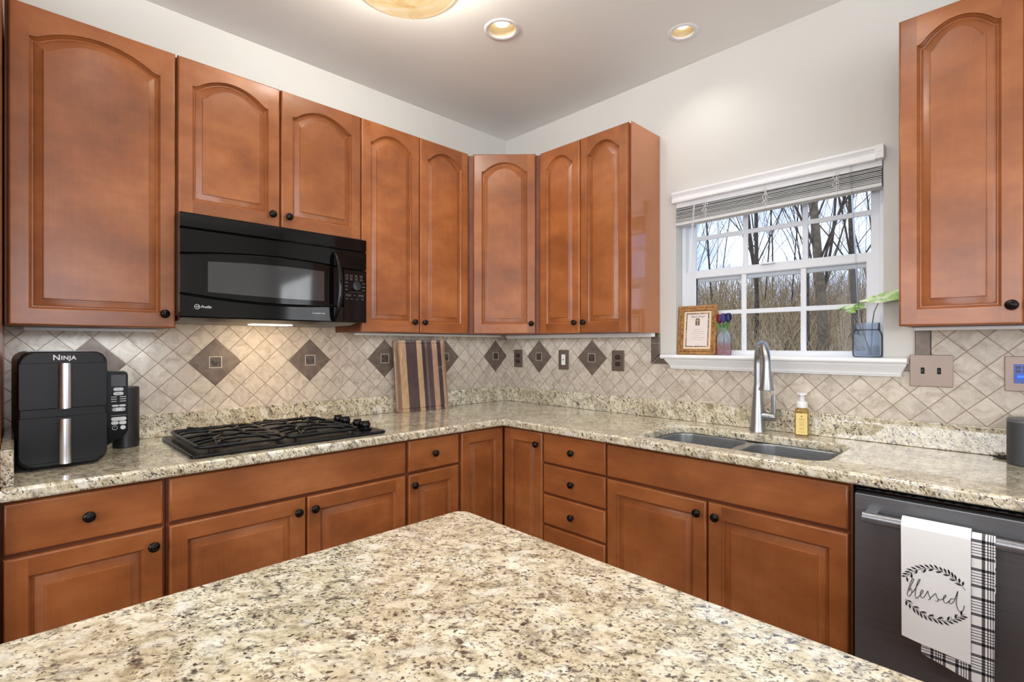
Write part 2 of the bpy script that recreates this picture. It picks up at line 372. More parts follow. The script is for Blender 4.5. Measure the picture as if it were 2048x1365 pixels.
# ------------------------------------------------------------------ room shell
X1, Y1 = 5.2, -5.6
m = MB(); m.box(-0.1, X1 + 0.1, Y1 - 0.1, 0.25, -0.08, 0.0)
def floor_mat():
    m, nt, b = newmat('oak_floor'); t = nd(nt, 'TexCoord'); br = nd(nt, 'TexBrick', Scale=1.0); br.inputs['Brick Width'].default_value = 1.2; br.inputs['Row Height'].default_value = 0.09
    br.inputs['Mortar Size'].default_value = 0.002; br.inputs['Color1'].default_value = lin(92, 66, 48); br.inputs['Color2'].default_value = lin(108, 78, 56); br.inputs['Mortar'].default_value = lin(96, 84, 70)
    nt.links.new(t.outputs['Object'], br.inputs['Vector']); nt.links.new(br.outputs['Color'], b.inputs['Base Color']); b.inputs['Roughness'].default_value = 0.3
    return m
struct(m.build('floor', floor_mat(), sharp=None))
m = MB(); m.box(-0.15, 0.0, Y1 - 0.1, 0.25, 0, HC + 0.25); struct(m.build('wall_left', WALLP, sharp=None))
# back wall with the window opening (and the patio door further right, out of frame)
WX0, WX1, WZ0, WZ1 = 1.298, 2.1895, 1.234, 2.10
DX0, DX1, DZ0, DZ1 = 3.40, 4.80, 0.78, 2.12
m = MB()
m.box(0, WX0, 0, 0.16, 0, HC); m.box(WX0, WX1, 0, 0.16, 0, WZ0); m.box(WX0, WX1, 0, 0.16, WZ1, HC); m.box(WX1, DX0, 0, 0.16, 0, HC)
m.box(DX0, DX1, 0, 0.16, DZ1, HC); m.box(DX0, DX1, 0, 0.16, 0, DZ0); m.box(DX1, X1 + 0.1, 0, 0.16, 0, HC)
struct(m.build('wall_back', WALLP, sharp=None))
m = MB()   # right wall with a window opening
m.box(X1, X1 + 0.15, Y1, -4.35, 0, HC); m.box(X1, X1 + 0.15, -1.65, 0, 0, HC); m.box(X1, X1 + 0.15, -4.35, -1.65, 0, 0.90); m.box(X1, X1 + 0.15, -4.35, -1.65, 2.45, HC)
struct(m.build('wall_right', WALLP, sharp=None))
m = MB()
m.box(0, 0.75, Y1 - 0.15, Y1, 0, HC); m.box(4.45, X1 + 0.1, Y1 - 0.15, Y1, 0, HC); m.box(0.75, 4.45, Y1 - 0.15, Y1, 0, 0.90); m.box(0.75, 4.45, Y1 - 0.15, Y1, 2.45, HC)
struct(m.build('wall_front', WALLP, sharp=None))
# ceiling with round cut-outs for the two recessed lights
CANS = [(0.905, -0.905, 0.064), (1.478, -0.285, 0.050)]
def ceiling():
    mb = MB(); xs = {0.0, X1}; ys = {Y1, 0.0}
    for x, y, r in CANS: xs |= {x - 0.12, x + 0.12}; ys |= {y - 0.12, y + 0.12}
    xs = sorted(xs); ys = sorted(ys)
    for i in range(len(xs) - 1):
        for j in range(len(ys) - 1):
            x0, x1, y0, y1 = xs[i], xs[i + 1], ys[j], ys[j + 1]; can = None
            for c in CANS:
                if x0 < c[0] < x1 and y0 < c[1] < y1 and abs((x1 - x0) - 0.24) < 1e-6: can = c
            if can is None: mb._add([(x0, y0, HC), (x1, y0, HC), (x1, y1, HC), (x0, y1, HC)], [(0, 1, 2, 3)])
            else:
                n = 48; ci = [(can[0] + can[2] * math.cos(2 * PI * k / n), can[1] + can[2] * math.sin(2 * PI * k / n), HC) for k in range(n)]
                sq = []
                for k in range(n):
                    a = 2 * PI * k / n; ca, sa = math.cos(a), math.sin(a); f = 0.12 / max(abs(ca), abs(sa)); sq.append((can[0] + f * ca, can[1] + f * sa, HC))
                mb.loft([sq, ci])
    mb.box(-0.15, X1 + 0.15, Y1 - 0.15, 0.25, HC + 0.20, HC + 0.28)  # unseen slab added above the ceiling to block sky light
    bmesh.ops.remove_doubles(mb.bm, verts=mb.bm.verts[:], dist=1e-5)
    return mb.build('ceiling', CEILP, sharp=None, normals=False)
struct(ceiling())

# tiled backsplash on both walls
m = MB(); m.box(0.0002, 0.008, -2.549, -0.0082, 0.99, 1.4); tA = struct(m.build('trim_1', TA, sharp=None))
m = MB()
m.box(0.0002, 1.1547, -0.008, -0.0002, 0.99, 1.372); m.box(1.1547, 2.3394, -0.008, -0.0002, 0.99, 1.2032); m.box(2.3394, 2.95, -0.008, -0.0002, 0.99, 1.4)
tB = struct(m.build('trim_2', TB, sharp=None))
def accent(parent, M):
    h = 0.1083 - 0.0012
    mb = MB(); pts = [(0, -h), (h, 0), (0, h), (-h, 0)]; q = 0.0965
    pin = [(0, -(h - 0.004)), (h - 0.004, 0), (0, h - 0.004), (-(h - 0.004), 0)]
    mb.loft([[(x, y, 0) for x, y in pts], [(x, y, 0.0016) for x, y in pts], [(x, y, 0.003) for x, y in pin]], M=M, cap1=True)
    a = mb.build('accent_tile', ACC, parent)
    mb = MB(); s = 0.0265; k = 0.0232
    mb.loft([[(x * s, y * s, 0.0030) for x, y in ((-1, -1), (1, -1), (1, 1), (-1, 1))], [(x * s, y * s, 0.0044) for x, y in ((-1, -1), (1, -1), (1, 1), (-1, 1))],
             [(x * k, y * k, 0.0044) for x, y in ((-1, -1), (1, -1), (1, 1), (-1, 1))], [(x * k, y * k, 0.0032) for x, y in ((-1, -1), (1, -1), (1, 1), (-1, 1))]], M=M)
    mb.build('accent_rim', ACL, a)
    mb = MB(); mb.box(-k, k, -k, k, 0.0030, 0.0036, M=M)
    for ix in (-1, 1):
        for iy in (-1, 1):
            mb.box(ix * 0.0062 - 0.0042, ix * 0.0062 + 0.0042, iy * 0.0062 - 0.0042, iy * 0.0062 + 0.0042, 0.0034, 0.0058, bev=0.0012, M=M)
    mb.tube([(0.0125 * math.cos(a), 0.0125 * math.sin(a), 0.0042) for a in [2 * PI * i / 20 for i in range(20)]], 0.0011, 6, closed=True, M=M)
    mb.build('accent_insert', ACI, a)
for i in range(6): accent(tA, frame((0.008, -0.113 - 0.4376 * i, ZL), (0, 1, 0), (0, 0, 1)))
for x in (0.3255, 0.7575): accent(tB, frame((x, -0.008, ZL), (1, 0, 0), (0, 0, 1)))
# brown border tiles round the window paint
def border(pieces, name):
    mb = MB(); M = frame((0, -0.0004, 0), (1, 0, 0), (0, 0, 1))
    for p in pieces:
        cx = sum(q[0] for q in p) / len(p); cy = sum(q[1] for q in p) / len(p); ins = [(cx + (x - cx) * 0.96, cy + (y - cy) * 0.97) for x, y in p]
        mb.loft([[(x, y, 0) for x, y in p], [(x, y, 0.0085) for x, y in ins], [(cx + (x - cx) * 0.90, cy + (y - cy) * 0.95, 0.0105) for x, y in ins]], M=M, cap1=True)
    o = mb.build(name, ACC); return struct(o)
border([[(1.156, 1.318), (1.206, 1.318), (1.206, 1.370), (1.156, 1.370)], [(1.156, 1.206), (1.206, 1.254), (1.206, 1.315), (1.156, 1.315)],
        [(1.159, 1.2045), (1.36, 1.2045), (1.36, 1.253), (1.209, 1.253)]], 'trim_3')
border([[(2.2895, 1.257), (2.338, 1.2075), (2.338, 1.40), (2.2895, 1.40)], [(2.20, 1.2045), (2.335, 1.2045), (2.286, 1.253), (2.20, 1.253)]], 'trim_4')

# ------------------------------------------------------------------ window
wn = bpy.data.objects.new('window_1', None); COL.objects.link(wn); wn.location = (1.744, 0.1, 1.25); struct(wn)
def rect_frame(mb, x0, x1, z0, z1, w, y0, y1, bev=0.003, wt=None, wb=None):
    wt = w if wt is None else wt; wb = w if wb is None else wb
    mb.box(x0, x0 + w, y0, y1, z0, z1, bev=bev); mb.box(x1 - w, x1, y0, y1, z0, z1, bev=bev)
    mb.box(x0 + w - 0.002, x1 - w + 0.002, y0, y1, z1 - wt, z1, bev=bev); mb.box(x0 + w - 0.002, x1 - w + 0.002, y0, y1, z0, z0 + wb, bev=bev)
m = MB(); rect_frame(m, WX0 + 0.001, WX1 - 0.001, 1.240, WZ1 - 0.002, 0.022, 0.062, 0.158); m.build('window_frame', VINYL, wn)
m = MB(); rect_frame(m, 1.320, 2.1735, 1.2575, 1.6935, 0.054, 0.070, 0.094, wt=0.033, wb=0.022)
rect_frame(m, 1.368, 2.126 + 0.02, 1.2745, 1.664, 0.006, 0.074, 0.090, bev=0.001)
m.build('lower_sash', VINYL, wn)
m = MB(); rect_frame(m, 1.312, 2.176, 1.640, 2.085, 0.046, 0.100, 0.124, wt=0.035, wb=0.064); m.build('upper_sash', VINYL, wn)
m = MB()
for x in (1.6155, 1.8795): m.box(x - 0.0115, x + 0.0115, 0.076, 0.088, 1.276, 1.664, bev=0.003)
m.box(1.37, 2.145, 0.0765, 0.0875, 1.4735 - 0.011, 1.4735 + 0.011, bev=0.003); m.build('lower_muntins', VINYL, wn)
m = MB()
for x in (1.612, 1.8785): m.box(x - 0.0115, x + 0.0115, 0.106, 0.118, 1.69, 2.055, bev=0.003)
m.box(1.355, 2.135, 0.1065, 0.1175, 1.8745 - 0.011, 1.8745 + 0.011, bev=0.003); m.build('upper_muntins', VINYL, wn)
def pane_mat():
    m = bpy.data.materials.new('window_glass'); m.use_nodes = True; nt = m.node_tree; nt.nodes.clear()
    o = nt.nodes.new('ShaderNodeOutputMaterial'); tr = nt.nodes.new('ShaderNodeBsdfTransparent'); gl = nt.nodes.new('ShaderNodeBsdfGlossy'); mx = nt.nodes.new('ShaderNodeMixShader'); fr = nt.nodes.new('ShaderNodeFresnel')
    tr.inputs['Color'].default_value = (0.96, 0.97, 0.97, 1); gl.inputs['Roughness'].default_value = 0.01; fr.inputs['IOR'].default_value = 1.16
    nt.links.new(fr.outputs[0], mx.inputs[0]); nt.links.new(tr.outputs[0], mx.inputs[1]); nt.links.new(gl.outputs[0], mx.inputs[2]); nt.links.new(mx.outputs[0], o.inputs['Surface'])
    return m
PANE = pane_mat()
for nm, y, z0, z1 in (('lower_pane', 0.082, 1.27, 1.67), ('upper_pane', 0.112, 1.68, 2.06)):
    m = MB(); m.box(1.36, 2.15, y - 0.002, y + 0.002, z0, z1); m.build(nm, PANE, wn, sharp=None)
m = MB(); m.box(1.70, 1.76, 0.055, 0.085, 1.6935, 1.703, bev=0.003); m.build('sash_lock', VINYL, wn)
# patio door and side window of the room (behind / beside the camera)
def glazing(name, x0, x1, y0, y1, z0, z1, alongx, nd_):
    o = bpy.data.objects.new(name, None); COL.objects.link(o); o.location = ((x0 + x1) / 2, (y0 + y1) / 2, z0); struct(o)
    mb = MB(); 
    if alongx:
        xs = [x0 + (x1 - x0) * i / nd_ for i in range(nd_ + 1)]
        for x in xs: mb.box(max(x0, x - 0.04), min(x1, x + 0.04), y0, y1, z0, z1)
        mb.box(x0, x1, y0, y1, z0, z0 + 0.08); mb.box(x0, x1, y0, y1, z1 - 0.08, z1)
    else:
        xs = [y0 + (y1 - y0) * i / nd_ for i in range(nd_ + 1)]
        for x in xs: mb.box(x0, x1, max(y0, x - 0.04), min(y1, x + 0.04), z0, z1)
        mb.box(x0, x1, y0, y1, z0, z0 + 0.08); mb.box(x0, x1, y0, y1, z1 - 0.08, z1)
    mb.build('window_frame', VINYL, o)
    mb = MB()
    if alongx: mb.box(x0 + 0.02, x1 - 0.02, (y0 + y1) / 2 - 0.002, (y0 + y1) / 2 + 0.002, z0 + 0.02, z1 - 0.02)
    else: mb.box((x0 + x1) / 2 - 0.002, (x0 + x1) / 2 + 0.002, y0 + 0.02, y1 - 0.02, z0 + 0.02, z1 - 0.02)
    mb.build('glass_pane', PANE, o, sharp=None)
glazing('window_4', DX0, DX1, 0.04, 0.09, DZ0, DZ1, True, 2)
glazing('window_2', X1 + 0.03, X1 + 0.08, -4.35, -1.65, 0.90, 2.45, False, 3)
glazing('window_3', 0.75, 4.45, Y1 - 0.09, Y1 - 0.04, 0.90, 2.45, True, 4)

# window sill: stool with a crown-moulded apron
def sill():
    mb = MB()
    prof = [(0.062, 1.256), (-0.050, 1.256), (-0.0565, 1.2545), (-0.061, 1.250), (-0.0625, 1.2445), (-0.061, 1.239), (-0.057, 1.235), (-0.050, 1.2335), (0.062, 1.2335)]
    mb.loft([[(x, y, z) for y, z in prof] for x in (WX0 + 0.0005, WX1 - 0.0005)], cap0=True, cap1=True)
    p2 = [(y if y < 0 else -0.0125, z) for y, z in prof]
    for x0, x1 in ((1.2375, WX0 + 0.0005), (WX1 - 0.0005, 2.272)): mb.loft([[(x, y, z) for y, z in p2] for x in (x0, x1)], cap0=True, cap1=True)
    ap = [(-0.0125, 1.2335, 0), (-0.046, 1.2335, 0), (-0.046, 1.228, 0), (-0.043, 1.224, 0.002), (-0.036, 1.214, 0.010), (-0.028, 1.203, 0.017), (-0.024, 1.196, 0.020), (-0.024, 1.190, 0.020), (-0.020, 1.188, 0.022), (-0.018, 1.1815, 0.023), (-0.0125, 1.1815, 0.023)]
    L = [(1.2555 + d, y, z) for y, z, d in ap]; R = [(2.268 - d * 0.9, y, z) for y, z, d in ap]
    mb.loft([L, R], cap0=True, cap1=True)
    return mb.build('trim_5', TRIM, sharp=40)
struct(sill())

# ------------------------------------------------------------------ window blind (raised)
bl = thing('window_blind', 'white horizontal blind pulled up in a thick stack at the top of the window', 'blind', (1.744, 0.0, 1.935))
m = MB(); pr = [(-0.006, 2.053), (-0.030, 2.053), (-0.033, 2.056), (-0.033, 2.066), (-0.029, 2.071), (-0.027, 2.082), (-0.031, 2.092), (-0.037, 2.098), (-0.037, 2.107), (-0.031, 2.109), (-0.006, 2.109)]
m.loft([[(x, y, z) for y, z in pr] for x in (1.290, 2.168)], cap0=True, cap1=True); m.build('valance', TRIM, bl)
m = MB(); m.box(2.168, 2.197, -0.040, -0.004, 2.055, 2.110, bev=0.002); m.box(2.176, 2.186, -0.042, -0.039, 2.080, 2.083); m.build('end_clip', WHITEP, bl)
m = MB(); m.box(1.3005, 2.187, -0.005, 0.045, 2.030, 2.088, bev=0.002); m.build('headrail', TRIM, bl)
SLAT = plain('blind_slat', (214, 215, 215), 0.45)
def sk(x): return (x - 1.30) / 0.89 * 0.013
m = MB(); ns = 11
for i in range(ns):
    t = i / (ns - 1); z = 1.952 + 0.066 * t ** 1.25; dy = random.uniform(-0.003, 0.003) + (0.004 if i > ns - 6 and i % 2 else 0)
    vs = []
    for x in (1.303, 2.186):
        zz = z + sk(x) + random.uniform(-0.0008, 0.0008)
        vs += [(x, -0.012 + dy, zz), (x, 0.012 + dy, zz + 0.0016), (x, 0.038 + dy, zz), (x, 0.038 + dy, zz + 0.0022), (x, 0.012 + dy, zz + 0.0038), (x, -0.012 + dy, zz + 0.0022)]
    m.loft([vs[:6], vs[6:]], cap0=True, cap1=True)
m.build('slats', SLAT, bl)
m = MB()
for x0, x1 in ((1.303, 2.186),):
    m.loft([[(x, -0.013, 1.936 + sk(x)), (x, 0.039, 1.936 + sk(x)), (x, 0.039, 1.9495 + sk(x)), (x, -0.013, 1.9495 + sk(x))] for x in (x0, x1)], cap0=True, cap1=True)
m.build('bottom_rail', SLAT, bl)
for xl in (1.463, 1.748, 2.030):
    m = MB(); random.seed(int(xl * 1000))
    m.tube([(xl, -0.0145, 2.05), (xl, -0.0145, 1.937 + sk(xl))], 0.0012, 6)
    for s in (-1, 1):
        pts = []; z = 2.032
        while z > 1.955:
            pts.append((xl + s * 0.008 + random.uniform(-0.007, 0.007), -0.0155 - random.uniform(0, 0.006), z + sk(xl))); z -= 0.0055
        m.tube(pts, 0.0012, 5)
    m.build('ladder_cord', WHITEP, bl)
m = MB(); m.tube([(1.405, -0.018, 2.05), (1.392, -0.016, 1.90), (1.372, -0.008, 1.70), (1.3, -0.006, 1.55), (1.3035, 0.01, 1.40), (1.303, 0.01, 1.30)][:3] + [(1.345, 0.02, 1.55), (1.335, 0.03, 1.38), (1.333, 0.03, 1.29)], 0.0013, 6)
m.tube([(1.410, -0.018, 2.05), (1.398, -0.016, 1.90), (1.378, -0.006, 1.70)], 0.0012, 6); m.build('lift_cord', WHITEP, bl)
m = MB(); m.tube([(2.083, -0.019, 2.052), (2.086, -0.018, 1.95), (2.108, -0.012, 1.478), (2.111, -0.011, 1.42)], 0.0033, 8); m.build('tilt_wand', glass('clear_plastic', (235, 240, 245), 1.2, 0.15), bl)

# ------------------------------------------------------------------ cabinet parts
U = 0.2974; D = 0.630; T = 0.020
def door_mesh(mb, M, a0, a1, b0, b1, t=T, stile=0.050, top=0.050, bot=0.057, arch=0.055):
    sl, sr = a0 + stile, a1 - stile; zb = b0 + bot; zs = b1 - top - arch; cx = (sl + sr) / 2; hw = (sr - sl) / 2
    n = 44
    def g(s):
        acc = 0
        for k in range(-4, 5):
            q = abs(s + k * 0.013) / 0.90; acc += (1 - q * q) ** 0.92 if q < 1 else 0
        return acc / 9
    ss = [1 - 2 * i / n for i in range(n + 1)]
    def ring(d, c):
        r = [(sl + d, zb + d, c), (sr - d, zb + d, c)]
        for s in ss: r.append((cx + s * (hw - d), zs - d + (arch * g(s) if arch else 0), c))
        return r
    prof = [(0, t), (0.0012, t - 0.006), (0.005, t - 0.010), (0.0075, t - 0.015), (0.0105, t - 0.015), (0.013, t - 0.0125), (0.020, t - 0.0098), (0.029, t - 0.0062), (0.034, t - 0.0046), (0.0352, t - 0.0008), (0.0372, t - 0.0002)]
    if not arch:
        ss = [1, -1]
    rings = [ring(d, c) for d, c in prof]
    mb.loft(rings, mi=0, M=M); mb._add(rings[-1], [tuple(range(len(rings[-1])))], 0, M)
    e = 0.007; A0, A1, B0, B1 = a0 + e, a1 - e, b0 + e, b1 - e
    mb._add([(A0, B0, t), (sl, B0, t), (sl, B1, t), (A0, B1, t)], [(0, 1, 2, 3)], 0, M); mb._add([(sr, B0, t), (A1, B0, t), (A1, B1, t), (sr, B1, t)], [(0, 1, 2, 3)], 0, M)
    mb._add([(sl, B0, t), (sr, B0, t), (sr, zb, t), (sl, zb, t)], [(0, 1, 2, 3)], 1, M)
    cur = rings[0][2:]
    for i in range(len(cur) - 1):
        p, q = cur[i], cur[i + 1]; mb._add([(q[0], q[1], t), (p[0], p[1], t), (p[0], B1, t), (q[0], B1, t)], [(0, 1, 2, 3)], 1, M)
    edge_rings(mb, M, a0, a1, b0, b1, t, 0)
def edge_rings(mb, M, a0, a1, b0, b1, t, mi):
    def rr(d, c): return [(a0 + d, b0 + d, c), (a1 - d, b0 + d, c), (a1 - d, b1 - d, c), (a0 + d, b1 - d, c)]
    mb.loft([rr(0, 0.0005), rr(0, t - 0.0075), rr(0.0025, t - 0.0030), rr(0.0045, t - 0.0008), rr(0.007, t)], mi=mi, M=M)
def slab_front(mb, M, a0, a1, b0, b1, t=T):
    edge_rings(mb, M, a0, a1, b0, b1, t, 1); e = 0.007
    mb._add([(a0 + e, b0 + e, t), (a1 - e, b0 + e, t), (a1 - e, b1 - e, t), (a0 + e, b1 - e, t)], [(0, 1, 2, 3)], 1, M)
KPROF = [(0.0075, 0), (0.0075, 0.002), (0.0055, 0.004), (0.005, 0.012), (0.008, 0.0145), (0.0145, 0.016), (0.0163, 0.019), (0.0158, 0.0225), (0.0125, 0.026), (0.0075, 0.0275), (0.0066, 0.0268), (0.0045, 0.0282), (0.0, 0.0287)]
def knob(parent, M, a, b, t=T):
    mb = MB(); mb.lathe(KPROF, n=20, M=M @ Matrix.Translation((a, b, t))); return mb.build('knob', KNOB, parent, sharp=50)
def add_door(th, M, a0, a1, b0, b1, kn=None, **k):
    mb = MB(); door_mesh(mb, M, a0, a1, b0, b1, **k); o = mb.build('door', [WV, WH], th, normals=False)
    if kn: knob(o, M, *kn)
    return o
def add_drawer(th, M, a0, a1, b0, b1, kn=None, name='drawer'):
    mb = MB(); slab_front(mb, M, a0, a1, b0, b1); o = mb.build(name, [WV, WH], th, normals=False)
    if kn: knob(o, M, *kn)
    return o
def MA(depth): return frame((depth - T, 0, 0), (0, 1, 0), (0, 0, 1))
def MBk(depth): return frame((0, -(depth - T), 0), (1, 0, 0), (0, 0, 1))
ZB, ZT = 1.372, 2.439
def carcass(th, x0, x1, y0, y1, z0, z1, mat=WV, side=None):
    mb = MB(); mb.box(x0, x1, y0, y1, z0, z1, bev=0.001, seg=1); return mb.build('carcass', mat, th)
GU = 'arched upper wall cabinets'
M = MA(U)
c = thing('wall_cabinet', 'wide single-door upper cabinet with one arched panel above the black air fryer', 'cabinet', (0.14, -2.30, ZB), GU)
carcass(c, 0.009, U - T, -2.545, -2.0715, ZB + 0.002, ZT - 0.004, WD); add_door(c, M, -2.5374, -2.0731, ZB, ZT, (-2.1108, 1.4256))
c = thing('wall_cabinet', 'short two-door upper cabinet directly above the black microwave', 'cabinet', (0.14, -1.68, 1.82), GU)
carcass(c, 0.001, U - T, -2.0695, -1.2895, 1.819, ZT - 0.004, WD)
add_door(c, M, -2.0665, -1.6795, 1.822, ZT, (-1.7164, 1.8775)); add_door(c, M, -1.6755, -1.2905, 1.822, ZT, (-1.6459, 1.8775))
c = thing('wall_cabinet', 'tall two-door upper cabinet between the microwave and the diagonal corner cabinet', 'cabinet', (0.14, -0.94, ZB), GU)
carcass(c, 0.009, U - T, -1.2875, -0.599, ZB + 0.002, ZT - 0.004, WD)
add_door(c, M, -1.2872, -0.9430, ZB, ZT, (-0.9823, 1.4290)); add_door(c, M, -0.9395, -0.5985, ZB, ZT, (-0.9176, 1.4290))
# diagonal corner cabinet
c = thing('corner_wall_cabinet', 'single-door upper cabinet set diagonally across the room corner', 'cabinet', (0.2, -0.2, ZB), GU)
K = 0.861; u0 = U - T
mb = MB(); mb.prism([(0.009, -0.5975), (u0, -0.5975), (u0, u0 - K), (K - u0, -u0), (0.5975, -u0), (0.5975, -0.009), (0.009, -0.009)], ZB + 0.002, ZT - 0.004); mb.build('carcass', WD, c)
cm = (0.4305, -0.4305); MD = frame((cm[0], cm[1], 0), (1, 1, 0), (0, 0, 1))
add_door(c, MD, -0.185, 0.185, ZB, ZT, (0.158, 1.4325))
M = MBk(U)
c = thing('wall_cabinet', 'tall two-door upper cabinet with a glossy side panel, just left of the window', 'cabinet', (0.90, -0.14, ZB), GU)
carcass(c, 0.599, 1.1995, -(U - T), -0.009, ZB + 0.002, ZT - 0.004, WD)
add_door(c, M, 0.5895, 0.8860, ZB, ZT, (0.8586, 1.4300)); add_door(c, M, 0.8893, 1.1885, ZB, ZT, (0.9202, 1.4300))
mb = MB(); mb.box(1.2000, 1.2044, -(U - T) - 0.004, -0.0015, ZB - 0.001, ZT + 0.002); mb.build('side_panel', WS, c)
c = thing('wall_cabinet', 'upper cabinet at the right edge, right of the window above the double switch plate', 'cabinet', (2.59, -0.14, ZB), GU)
carcass(c, 2.2830, 2.90, -(U - T), -0.009, ZB + 0.002, ZT - 0.004, WD)
add_door(c, M, 2.2798, 2.5865, ZB, ZT, (2.5590, 1.4310)); add_door(c, M, 2.5900, 2.8960, ZB, ZT, (2.6170, 1.4310))
# tall end panel at the far left
mb = MB(); mb.box(0.001, 0.66, -2.575, -2.5495, 0.0, 2.60, bev=0.001, seg=1); tag(mb.build('end_panel', WV, loc=(0.33, -2.56, 0)), 'tall wooden end panel at the far left edge beside the wide upper cabinet', 'panel')

# base cabinets
GB = 'raised panel base cabinets'; d1, d2, d3 = 0.866, 0.7206, 0.7100; BZ = 0.118
def base_carcass(th, A, lo, hi, z1=0.8745):
    mb = MB(); f = D - T
    if A: mb.box(0.01, f, lo, hi, 0.11, z1); mb.box(0.02, f - 0.06, lo, hi, 0.0, 0.11)
    else: mb.box(lo, hi, -f, -0.01, 0.11, z1); mb.box(lo, hi, -(f - 0.06), -0.02, 0.0, 0.11)
    return mb.build('carcass', WD, th)
M = MA(D)
c = thing('base_cabinet', 'base cabinet with one drawer over one door, at the far left under the air fryer', 'cabinet', (0.3, -2.36, 0), GB)
base_carcass(c, True, -2.548, -2.1635); add_drawer(c, M, -2.5433, -2.1705, d2, d1, (-2.3598, 0.7935)); add_door(c, M, -2.5433, -2.1705, BZ, d3, (-2.1993, 0.6585), arch=0, top=0.057, stile=0.052)
c = thing('base_cabinet', 'wide base cabinet under the gas cooktop with a plain false front and two doors', 'cabinet', (0.3, -1.70, 0), GB)
base_carcass(c, True, -2.1615, -1.2380); add_drawer(c, M, -2.1548, -1.2450, d2, d1, name='false_front')
add_door(c, M, -2.1548, -1.7015, BZ, d3, (-1.7357, 0.6605), arch=0, top=0.057, stile=0.052); add_door(c, M, -1.6965, -1.2450, BZ, d3, (-1.6711, 0.6605), arch=0, top=0.057, stile=0.052)
c = thing('base_cabinet', 'narrow base cabinet with a small drawer over a small door, right of the cooktop', 'cabinet', (0.3, -1.08, 0), GB)
base_carcass(c, True, -1.2360, -0.9270); add_drawer(c, M, -1.2293, -0.9362, d2, d1, (-1.0899, 0.7935)); add_door(c, M, -1.2293, -0.9362, BZ, d3, (-1.2050, 0.6620), arch=0, top=0.057, stile=0.052)
c = thing('corner_base_cabinet', 'L-shaped corner base cabinet with two doors meeting in the inner corner', 'cabinet', (0.3, -0.3, 0), GB)
mb = MB(); f = D - T
mb.prism([(0.01, -0.925), (f, -0.925), (f, -f), (0.9105, -f), (0.9105, -0.01), (0.01, -0.01)], 0.11, 0.8745); mb.prism([(0.02, -0.925), (f - 0.06, -0.925), (f - 0.06, -(f - 0.06)), (0.9105, -(f - 0.06)), (0.9105, -0.02), (0.02, -0.02)], 0, 0.11); mb.build('carcass', WD, c)
add_door(c, M, -0.9192, -0.6320, BZ, d1, None, arch=0, top=0.057, stile=0.052)
M = MBk(D)
add_door(c, M, 0.6320, 0.9080, BZ, d1, (0.8765, 0.8060), arch=0, top=0.057, stile=0.052)
c = thing('base_cabinet', 'base cabinet with a stack of four drawers between the corner and the sink', 'cabinet', (1.1, -0.3, 0), GB)
base_carcass(c, False, 0.9125, 1.2890)
for (b0, b1, kz) in ((0.7215, 0.868, 0.7960), (0.5715, 0.7145, 0.6460), (0.4175, 0.5635, 0.4910), (0.118, 0.409, 0.27)): add_drawer(c, M, 0.9155, 1.2840, b0, b1, (1.0998, kz))
c = thing('base_cabinet', 'wide sink base cabinet with a plain false front and two doors, left of the dishwasher', 'cabinet', (1.75, -0.3, 0), GB)
base_carcass(c, False, 1.2910, 2.2095, z1=0.66)
mb = MB(); mb.box(1.2910, 2.2095, -(D - T), -(D - T) + 0.02, 0.66, 0.8745); mb.box(1.2910, 1.309, -(D - T) + 0.02, -0.01, 0.66, 0.8745); mb.box(2.1915, 2.2095, -(D - T) + 0.02, -0.01, 0.66, 0.8745); mb.build('face_frame', WD, c)
add_drawer(c, M, 1.2925, 2.2010, d2, d1, name='false_front')
add_door(c, M, 1.2925, 1.7440, BZ, d3, (1.7119, 0.6625), arch=0, top=0.057, stile=0.052); add_door(c, M, 1.7490, 2.2010, BZ, d3, (1.7830, 0.6625), arch=0, top=0.057, stile=0.052)

# ------------------------------------------------------------------ counters
ct = thing('countertop', 'L-shaped speckled cream granite countertop with low upstand along both walls', 'countertop', (0.3, -0.3, 0.876))
F = 0.662
Lo = [(0.0005, -2.5490), (F, -2.5490), (F, -F - 0.012), (F + 0.004, -F - 0.004), (F + 0.012, -F), (2.95, -F), (2.95, -0.0005), (0.0005, -0.0005)]
hole = rrect(1.405, 2.118, -0.572, -0.165, 0.075, 8)
me = curve_mesh([Lo, hole], 0.019, 0.010, 0.895, 4)
mb = MB(); mb.mesh(me); mb.build('worktop', GR, ct, sharp=40)
def upst(x0, x1, y0, y1, z1):
    mb = MB(); mb.box(x0, x1, y0, y1, 0.9145, z1, bev=0.003); mb.build('upstand', GR, ct)
upst(0.0085, 0.0285, -2.5200, -0.0090, 1.0135); upst(0.0290, 2.95, -0.0285, -0.0085, 1.0135); upst(0.030, 0.632, -2.5485, -2.5208, 1.0165)
isl = thing('kitchen_island', 'kitchen island with a large speckled cream granite top across the foreground', 'island', (2.6, -2.35, 0))
me = curve_mesh([rrect(1.6455, 3.75, -3.0, -1.7430, 0.035, 8)], 0.019, 0.009, 0.895, 4)
mb = MB(); mb.mesh(me); mb.build('island_top', GR, isl, sharp=40)
mb = MB(); mb.box(1.69, 3.70, -2.70, -1.79, 0.10, 0.8755); mb.box(1.74, 3.65, -2.65, -1.85, 0.0, 0.10); mb.build('island_base', WV, isl)

